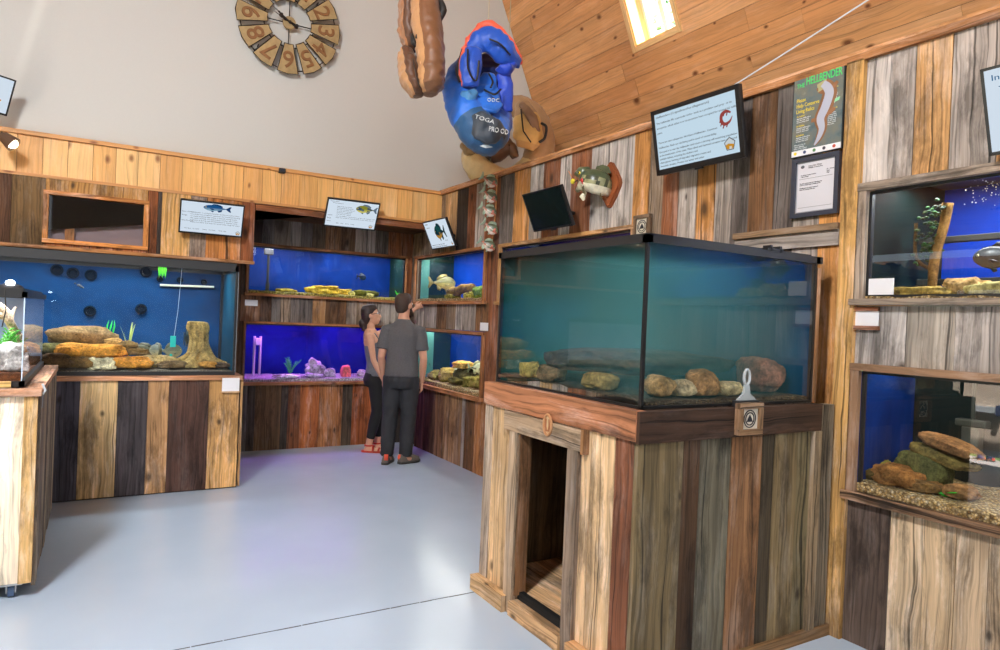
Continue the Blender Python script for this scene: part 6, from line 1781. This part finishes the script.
def person(label, pos, yw, k, J, cloth, skin, hairm, head_yaw=0, head_tilt=0, female=False, name='person'):
    """J: joints in metres at full height 1.80 (x to the person's right, y forward); k scales the figure"""
    t = thing(name, label, 'person', pos, (0, 0, yw), None)
    lean = J.get('lean', 0)
    V = lambda x, y, z: Vector((x, y+lean*max(0, z-.95), z))*k
    sh_w, hip_w = J.get('sh', .195), J.get('hip', .17)
    b = MB()
    # torso
    b.ell([(V(0, 0, .80), .10*k, .09*k), (V(0, -.01, .86), hip_w*k, .115*k), (V(0, -.015, .95), (hip_w+.005)*k, .12*k), (V(0, 0, 1.08), J.get('waist', .15)*k, .098*k), (V(0, .005, 1.22), (sh_w-.035)*k, .112*k), (V(0, 0, 1.36), (sh_w-.015)*k, .115*k), (V(0, -.01, 1.44), (sh_w-.03)*k, .09*k), (V(0, -.005, 1.50), .085*k, .065*k)], 24)
    nb = V(0, -.005, 1.48); ht = V(*J.get('head', (0, .02, 1.675)))
    b.tube([nb, (nb+ht)/2+V(0, .0, .0), ht+V(0, -.01, -.06)], [.066*k if not female else .052*k, .058*k if not female else .045*k, .056*k if not female else .045*k], 14)
    RH = Matrix.Rotation(head_yaw, 3, 'Z') @ Matrix.Rotation(head_tilt, 3, 'X')
    H = lambda x, y, z: ht + RH @ V(x, y, z)
    # skull, jaw, nose, ears
    b.ell([(H(0, -.01, .118), .02*k, .025*k), (H(0, -.012, .105), .052*k, .064*k), (H(0, -.01, .07), .072*k, .092*k), (H(0, -.005, .02), .077*k, .098*k), (H(0, .004, -.03), .070*k, .090*k), (H(0, .018, -.075), .058*k, .072*k), (H(0, .035, -.108), .040*k, .047*k), (H(0, .045, -.122), .02*k, .024*k)], 22, X=RH @ Vector((1, 0, 0)), Y=RH @ Vector((0, 1, 0)))
    b.tube([H(0, .088, .022), H(0, .106, -.018), H(0, .112, -.034), H(0, .095, -.046)], [.010*k, .014*k, .017*k, .012*k], 8)
    b.tube([H(-.022, .088, -.066), H(0, .099, -.064), H(.022, .088, -.066)], [.006*k, .010*k, .006*k], 8)
    b.tube([H(-.02, .088, -.078), H(0, .096, -.077), H(.02, .088, -.078)], [.006*k, .009*k, .006*k], 8)
    for sx in (-1, 1): b.ball(H(sx*.079, -.008, -.012), (.012*k, .021*k, .033*k), sub=2, M=RH)
    # legs
    for sd in ('l', 'r'):
        h, kn, an, ft = [V(*v) for v in J['leg_'+sd]]
        b.tube([h+V(0, 0, .03), h, h.lerp(kn, .5), kn, kn.lerp(an, .35), an, an+V(0, .0, -.05)], [q*k for q in (.085, .09, .072, .056, .057, .038, .04)], 14)
        fd = (ft-an); fd.z = 0; fd.normalize()
        b.tube([an+fd*-.05*k+V(0, 0, -.055), an+fd*.03*k+V(0, 0, -.05), an+fd*.11*k+V(0, 0, -.062), an+fd*.17*k+V(0, 0, -.068)], [q*k for q in (.030, .042, .036, .018)], 10, flat=1.1)
        # arms
        s_, e, w = [V(*v) for v in J['arm_'+sd]]
        b.tube([s_.lerp(V(0, s_.y/k, s_.z/k-.02), .3), s_, s_.lerp(e, .4), e, e.lerp(w, .3), w], [q*k*(.85 if female else 1) for q in (.06, .058, .05, .040, .041, .027)], 12)
        d, n, th = [Vector(v) for v in J['hand_'+sd][:3]]
        hand_(b, w, d, n, th, k=k*(.92 if female else 1.02), curl=J['hand_'+sd][3], point=J['hand_'+sd][4])
    body = b.build('body', skin, t, world=False)
    fuse(body, .0065, 3)
    # clothes
    for c_ in cloth:
        b = MB(); c_(b, V, H, J, k, RH)
        o = b.build(c_.pname, c_.mat, t, world=False)
        if c_.fz: fuse(o, c_.fz, c_.sm)
        if c_.pname in ('trousers', 't_shirt', 'jeans', 'shirt'): wrinkle(o, .008 if c_.pname in ('trousers', 'jeans') else .005, 11, 0, (1, 1, .55), 2)
        else: o.data.shade_smooth()
    # hair
    b = MB(); hairm[0](b, V, H, J, k, RH); o = b.build('hair', hairm[1], t, world=False); fuse(o, .007, 2)
    for sx in (-1, 1):
        b = MB(); b.ball(H(sx*.031, .083, .012), .0125*k, (.85, .84, .82), 2); b.ball(H(sx*.031, .0915, .012), .006*k, (.03, .02, .015), 2); b.build('eye', M['gloss_attr'], t, world=False)
    return t, V, H


def garment(pname, mat, fz=.009, sm=6):
    def deco(f): f.pname, f.mat, f.fz, f.sm = pname, mat, fz, sm; return f
    return deco


TEE = simple('charcoal_tee', c(92, 90, 92), .9, mottle=.25, bscale=110, bump=.3)
PANTS = simple('black_track_pants', c(42, 43, 47), .75, bump=.6, bscale=9, mottle=.25)
LEGG = simple('black_leggings', c(20, 19, 21), .8)
TANK = simple('grey_tank_top', c(106, 108, 114), .9, mottle=.2, bscale=40)
SHOE = simple('grey_trainer', c(96, 88, 80), .8, attr=True)
SAND = simple('red_leather', c(190, 60, 40), .5)
SKM = simple('skin_man', c(206, 150, 122), .55, mottle=.06, bscale=30)
HAIRM = simple('brown_hair', c(66, 46, 34), .6, bump=.6, bscale=90, mottle=.4)
HAIRW = simple('dark_hair', c(52, 34, 30), .45, bump=.6, bscale=60, mottle=.4)


def shoe_geo(b, an, fd, k, h=.0):
    sd = Vector((fd.y, -fd.x, 0))
    secs = []
    for f, w, hh in ((-.085, .020, .05), (-.075, .034, .085), (-.03, .040, .105), (.03, .043, .10), (.09, .048, .07), (.14, .046, .052), (.175, .030, .038), (.185, .012, .024)):
        cpt = Vector((an.x, an.y, 0))+fd*f*k
        secs.append([cpt+sd*(math.cos(a)*w*k)+Vector((0, 0, .018*k+max(0, math.sin(a))*hh*k - (.004*k if math.sin(a) < 0 else 0))) for a in [2*PI*j/16 for j in range(16)]])
    b.rings(secs, c(100, 92, 84))


def sole_geo(b, an, fd, k):
    sd = Vector((fd.y, -fd.x, 0))
    pts = [(-.09, .02), (-.07, .038), (0, .042), (.09, .051), (.15, .046), (.188, .022)]
    lo = [Vector((an.x, an.y, .001))+fd*f*k+sd*w*k for f, w in pts]+[Vector((an.x, an.y, .001))+fd*f*k-sd*w*k for f, w in reversed(pts)]
    b.rings([lo, [p+Vector((0, 0, .024*k)) for p in lo]], c(60, 58, 54))


# man ------------------------------------------------------------------------
def yaw_of(f): return math.atan2(f[1], f[0])-PI/2


JM = dict(sh=.182, hip=.152, waist=.148, head=(0, .015, 1.675),
          leg_l=((-.085, 0, .90), (-.105, .025, .50), (-.12, -.03, .095), (-.09, .12, 0)), leg_r=((.085, 0, .90), (.09, .03, .50), (.075, .0, .095), (.19, .10, 0)),
          arm_l=((-.178, -.01, 1.405), (-.215, -.04, 1.12), (-.195, .07, .89)), arm_r=((.178, -.01, 1.405), (.225, -.04, 1.11), (.215, .05, .86)),
          hand_l=((.05, .25, -1), (1, 0, .1), (.1, 1, .3), .5, False), hand_r=((-.02, .2, -1), (-1, 0, .1), (-.1, 1, .3), .55, False))


@garment('t_shirt', TEE)
def tee(b, V, H, J, k, RH):
    sh = J['sh']
    b.ell([(V(0, -.012, .925), .178*k, .142*k), (V(0, -.012, .97), .176*k, .142*k), (V(0, 0, 1.10), .168*k, .13*k), (V(0, .005, 1.24), (sh-.012)*k, .132*k), (V(0, 0, 1.35), (sh+.002)*k, .13*k), (V(0, -.01, 1.425), (sh-.03)*k, .108*k), (V(0, -.01, 1.485), .10*k, .08*k), (V(0, -.008, 1.525), .07*k, .066*k)], 28)
    for sd in 'lr':
        s_, e, w = [V(*v) for v in J['arm_'+sd]]
        b.tube([s_.lerp(V(0, 0, 1.42), .35), s_+V(0, 0, .004), s_.lerp(e, .35), s_.lerp(e, .70)], [.066*k, .066*k, .066*k, .070*k], 16)


@garment('trousers', PANTS)
def trousers(b, V, H, J, k, RH):
    b.ell([(V(0, -.01, .80), .155*k, .125*k), (V(0, -.015, .88), .172*k, .138*k), (V(0, -.012, .95), .166*k, .128*k), (V(0, -.01, 1.0), .168*k, .118*k)], 24)
    for sd in 'lr':
        h, kn, an, ft = [V(*v) for v in J['leg_'+sd]]
        b.tube([h+V(0, 0, .02), h.lerp(kn, .3), h.lerp(kn, .65), kn, kn.lerp(an, .3), kn.lerp(an, .65), kn.lerp(an, .92), an+V(0, .01, .0)], [q*k for q in (.105, .102, .090, .080, .080, .074, .068, .070)], 18)


@garment('shoe', SHOE, 0)
def shoe_l(b, V, H, J, k, RH):
    an, ft = V(*J['leg_l'][2]), V(*J['leg_l'][3]); fd = (ft-an); fd.z = 0; fd.normalize(); shoe_geo(b, an, fd, k); sole_geo(b, an, fd, k)
    b.box(an.x-.02, an.x+.02, an.y-.088*k, an.y-.07*k, .05*k, .11*k, c(235, 90, 60))


@garment('shoe', SHOE, 0)
def shoe_r(b, V, H, J, k, RH):
    an, ft = V(*J['leg_r'][2]), V(*J['leg_r'][3]); fd = (ft-an); fd.z = 0; fd.normalize(); shoe_geo(b, an, fd, k); sole_geo(b, an, fd, k)
    q = an-fd*.082*k; b.ball((q.x, q.y, .075*k), (.02, .012, .03), c(235, 90, 60), 2)


@garment('beard', HAIRM, .006, 2)
def beard(b, V, H, J, k, RH):
    b.tube([H(-.074, .01, -.02), H(-.066, .035, -.07), H(-.035, .075, -.108), H(0, .09, -.118), H(.035, .075, -.108), H(.066, .035, -.07), H(.074, .01, -.02)], [q*k for q in (.010, .018, .024, .026, .024, .018, .010)], 10)
    b.tube([H(-.03, .092, -.056), H(0, .102, -.052), H(.03, .092, -.056)], [.006*k, .008*k, .006*k], 8)


def hair_short(b, V, H, J, k, RH):
    b.ell([(H(0, -.012, .130), .03*k, .035*k), (H(0, -.014, .118), .060*k, .072*k), (H(0, -.016, .08), .080*k, .098*k), (H(0, -.024, .03), .0835*k, .094*k), (H(0, -.036, -.02), .078*k, .078*k), (H(0, -.05, -.06), .062*k, .054*k), (H(0, -.06, -.08), .04*k, .03*k)], 22, X=RH @ Vector((1, 0, 0)), Y=RH @ Vector((0, 1, 0)))


mp_ = on('z', 0, 398, 463, 0)
person('man in a dark grey t-shirt and black track pants, seen from behind', (mp_.x, mp_.y, 0), yaw_of((.42, .90)), 1.0, JM, [tee, trousers, shoe_l, shoe_r, beard], SKM, (hair_short, HAIRM), head_yaw=R(-38), head_tilt=R(4))

# woman -----------------------------------------------------------------------
kw = .93
fW = Vector((.90, -.43, 0)).normalized(); yW = yaw_of(fW)
wp = on('z', 0, 374, 451, 0)
Rw = Matrix.Rotation(yW, 3, 'Z')
shl = Vector((-.165, .03, 1.415)); sw = wp+Rw @ (Vector((shl.x, shl.y-.17*(shl.z-.95), shl.z))*kw)
eye = Vector((0, 0, EYE)); rd = (at('x', 3.2, 428, 300)-eye).normalized()
tip = eye+rd*(sw-eye).dot(rd)+rd*.05
loc = Rw.transposed() @ (tip-wp) / kw           # where the pointing fingertip has to be, in her own frame
loc.y += .17*max(0, loc.z-.95)
dv = (loc-shl)
reach = min(dv.length, .84)
print('reach', dv.length)
dn = dv.normalized()
elb = shl + dn*.29 + Vector((-.01, .0, -.035)); wri = shl + dn*(reach-.19)
JW = dict(lean=-.17, sh=.172, hip=.168, waist=.125, head=(0, .02, 1.672),
          leg_l=((-.08, 0, .90), (-.085, .03, .50), (-.075, .03, .085), (-.07, .2, 0)), leg_r=((.08, 0, .90), (.08, .02, .50), (.08, -.06, .085), (.10, .10, 0)),
          arm_l=(tuple(shl), tuple(elb), tuple(wri)), arm_r=((.172, -.01, 1.415), (.205, .0, 1.13), (.19, .10, .885)),
          hand_l=(tuple(dn), tuple((Vector((1, 0, -.4))-dn*Vector((1, 0, -.4)).dot(dn))), tuple(Vector((0, -.3, 1))-dn*Vector((0, -.3, 1)).dot(dn)), .5, True), hand_r=((0, .3, -1), (-1, .1, 0), (0, 1, .3), .45, False))


@garment('tank_top', TANK)
def tanktop(b, V, H, J, k, RH):
    b.ell([(V(0, -.01, .93), .182*k, .136*k), (V(0, -.008, 1.0), .165*k, .124*k), (V(0, 0, 1.09), .137*k, .110*k), (V(0, .012, 1.20), .150*k, .128*k), (V(0, .02, 1.28), .158*k, .135*k), (V(0, .015, 1.345), .145*k, .120*k), (V(0, .01, 1.37), .12*k, .10*k)], 24)
    for sx in (-1, 1): b.tube([V(sx*.085, .10, 1.33), V(sx*.10, .055, 1.44), V(sx*.10, -.01, 1.478), V(sx*.09, -.075, 1.43), V(sx*.06, -.105, 1.34)], .012*k, 8)


@garment('leggings', LEGG, .008, 4)
def leggings(b, V, H, J, k, RH):
    b.ell([(V(0, -.02, .80), .155*k, .125*k), (V(0, -.03, .88), .180*k, .138*k), (V(0, -.02, .96), .172*k, .125*k), (V(0, 0, 1.02), .145*k, .108*k)], 24)
    for sd in 'lr':
        h, kn, an, ft = [V(*v) for v in J['leg_'+sd]]
        b.tube([h+V(0, 0, .02), h.lerp(kn, .3), h.lerp(kn, .7), kn, kn.lerp(an, .35), kn.lerp(an, .80)], [q*k for q in (.10, .096, .078, .065, .068, .052)], 16)


def sandal_of(sd):
    @garment('sandal', SAND, 0)
    def f(b, V, H, J, k, RH):
        an, ft = V(*J['leg_'+sd][2]), V(*J['leg_'+sd][3]); fd = (ft-an); fd.z = 0; fd.normalize(); s_ = Vector((fd.y, -fd.x, 0))
        sole_geo(b, an, fd, k*.95)
        for f_, h_ in ((.13, .045), (.06, .068)):
            q = Vector((an.x, an.y, 0))+fd*f_*k
            b.tube([q-s_*.042*k+Vector((0, 0, .02)), q-s_*.03*k+Vector((0, 0, h_*k)), q+Vector((0, 0, (h_+.01)*k)), q+s_*.03*k+Vector((0, 0, h_*k)), q+s_*.042*k+Vector((0, 0, .02))], .013*k, 8)
        q = Vector((an.x, an.y, .085*k)); b.tube([q+fd*math.cos(a)*.046*k+s_*math.sin(a)*.042*k for a in [2*PI*j/16 for j in range(16)]], .010*k, 8, closed=True)
    return f


@garment('glasses', simple('glasses_black', (.02, .02, .02), .3), 0)
def glasses(b, V, H, J, k, RH):
    for sx in (-1, 1):
        b.tube([H(sx*.034+math.cos(a)*.024, .103-.012*abs(math.cos(a)*.5+.5*sx*0), .010+math.sin(a)*.019) for a in [2*PI*j/16 for j in range(16)]], .0028*k, 6, closed=True)
        b.tube([H(sx*.058, .098, .014), H(sx*.078, .05, .012), H(sx*.082, -.005, .008)], .003*k, 6)
    b.tube([H(-.010, .106, .012), H(0, .110, .015), H(.010, .106, .012)], .003*k, 6)


def hair_bun(b, V, H, J, k, RH):
    b.ell([(H(0, -.008, .134), .03*k, .035*k), (H(0, -.010, .122), .062*k, .076*k), (H(0, -.012, .085), .083*k, .102*k), (H(0, -.026, .03), .088*k, .096*k), (H(0, -.042, -.025), .082*k, .080*k), (H(0, -.062, -.07), .062*k, .056*k), (H(0, -.07, -.10), .035*k, .032*k)], 22, X=RH @ Vector((1, 0, 0)), Y=RH @ Vector((0, 1, 0)))
    b.ball(H(0, -.112, -.085), (.055*k, .05*k, .06*k), sub=3); b.tube([H(0, -.10, -.10), H(.01, -.105, -.16), H(0, -.09, -.20)], [.045*k, .036*k, .012*k], 10)


person('woman in a grey tank top and black leggings, pointing at a tank', (wp.x, wp.y, 0), yW, kw, JW, [tanktop, leggings, sandal_of('l'), sandal_of('r'), glasses], M['skin'], (hair_bun, HAIRW), head_yaw=R(6), head_tilt=R(10), female=True)

# visitor outside the entrance, met only as a reflection ---------------------
PINK = simple('pink_shirt', c(226, 90, 130), .85, mottle=.3, bscale=20); JEAN = simple('blue_jeans', c(40, 70, 130), .85, mottle=.3, bscale=30)
JV = dict(JM); 


def recolour(g, pname, mat):
    def f(*a): return g(*a)
    f.pname, f.mat, f.fz, f.sm = pname, mat, g.fz, g.sm
    return f


person('visitor in a pink shirt and blue jeans outside the entrance', (-9.0, 6.72, -.93), yaw_of((-.5, .86)), .97, JV, [recolour(tee, 'shirt', PINK), recolour(trousers, 'jeans', JEAN), shoe_l, shoe_r], SKM, (hair_short, HAIRM))
# ------------------------------------------------------------------ tree seen through the skylight
t = thing('tree', 'green leafy tree outside the skylight', 'tree', (9.5, 8.9, -.05))
b = MB(); b.tube(bezier([(9.6, 8.9, -.05), (9.5, 8.8, 4), (9.3, 8.75, 8)], 5), .16, 10, c(90, 70, 50)); b.build('trunk', M['driftwood'], t, smooth=True)
b = MB(); r = random.Random(4)
for k in range(1400):
    d_ = Vector((r.gauss(0, 1), r.gauss(0, 1), r.gauss(0, 1))).normalized()*(r.random()**.4)
    p = Vector((9.3, 8.75, 7.9))+Vector((d_.x*1.5, d_.y*1.6, d_.z*2.4))
    s_ = r.uniform(.06, .14); a_ = Vector((r.gauss(0, 1), r.gauss(0, 1), r.gauss(0, 1))).normalized(); e_ = a_.orthogonal().normalized()
    q = c(r.randint(70, 150), r.randint(130, 190), r.randint(50, 90))
    b.poly([p, p+a_*s_*.6+e_*s_*.35, p+a_*s_*1.4, p+a_*s_*.6-e_*s_*.35], q)
o = b.build('crown', M['leaf'], t, fix=False)
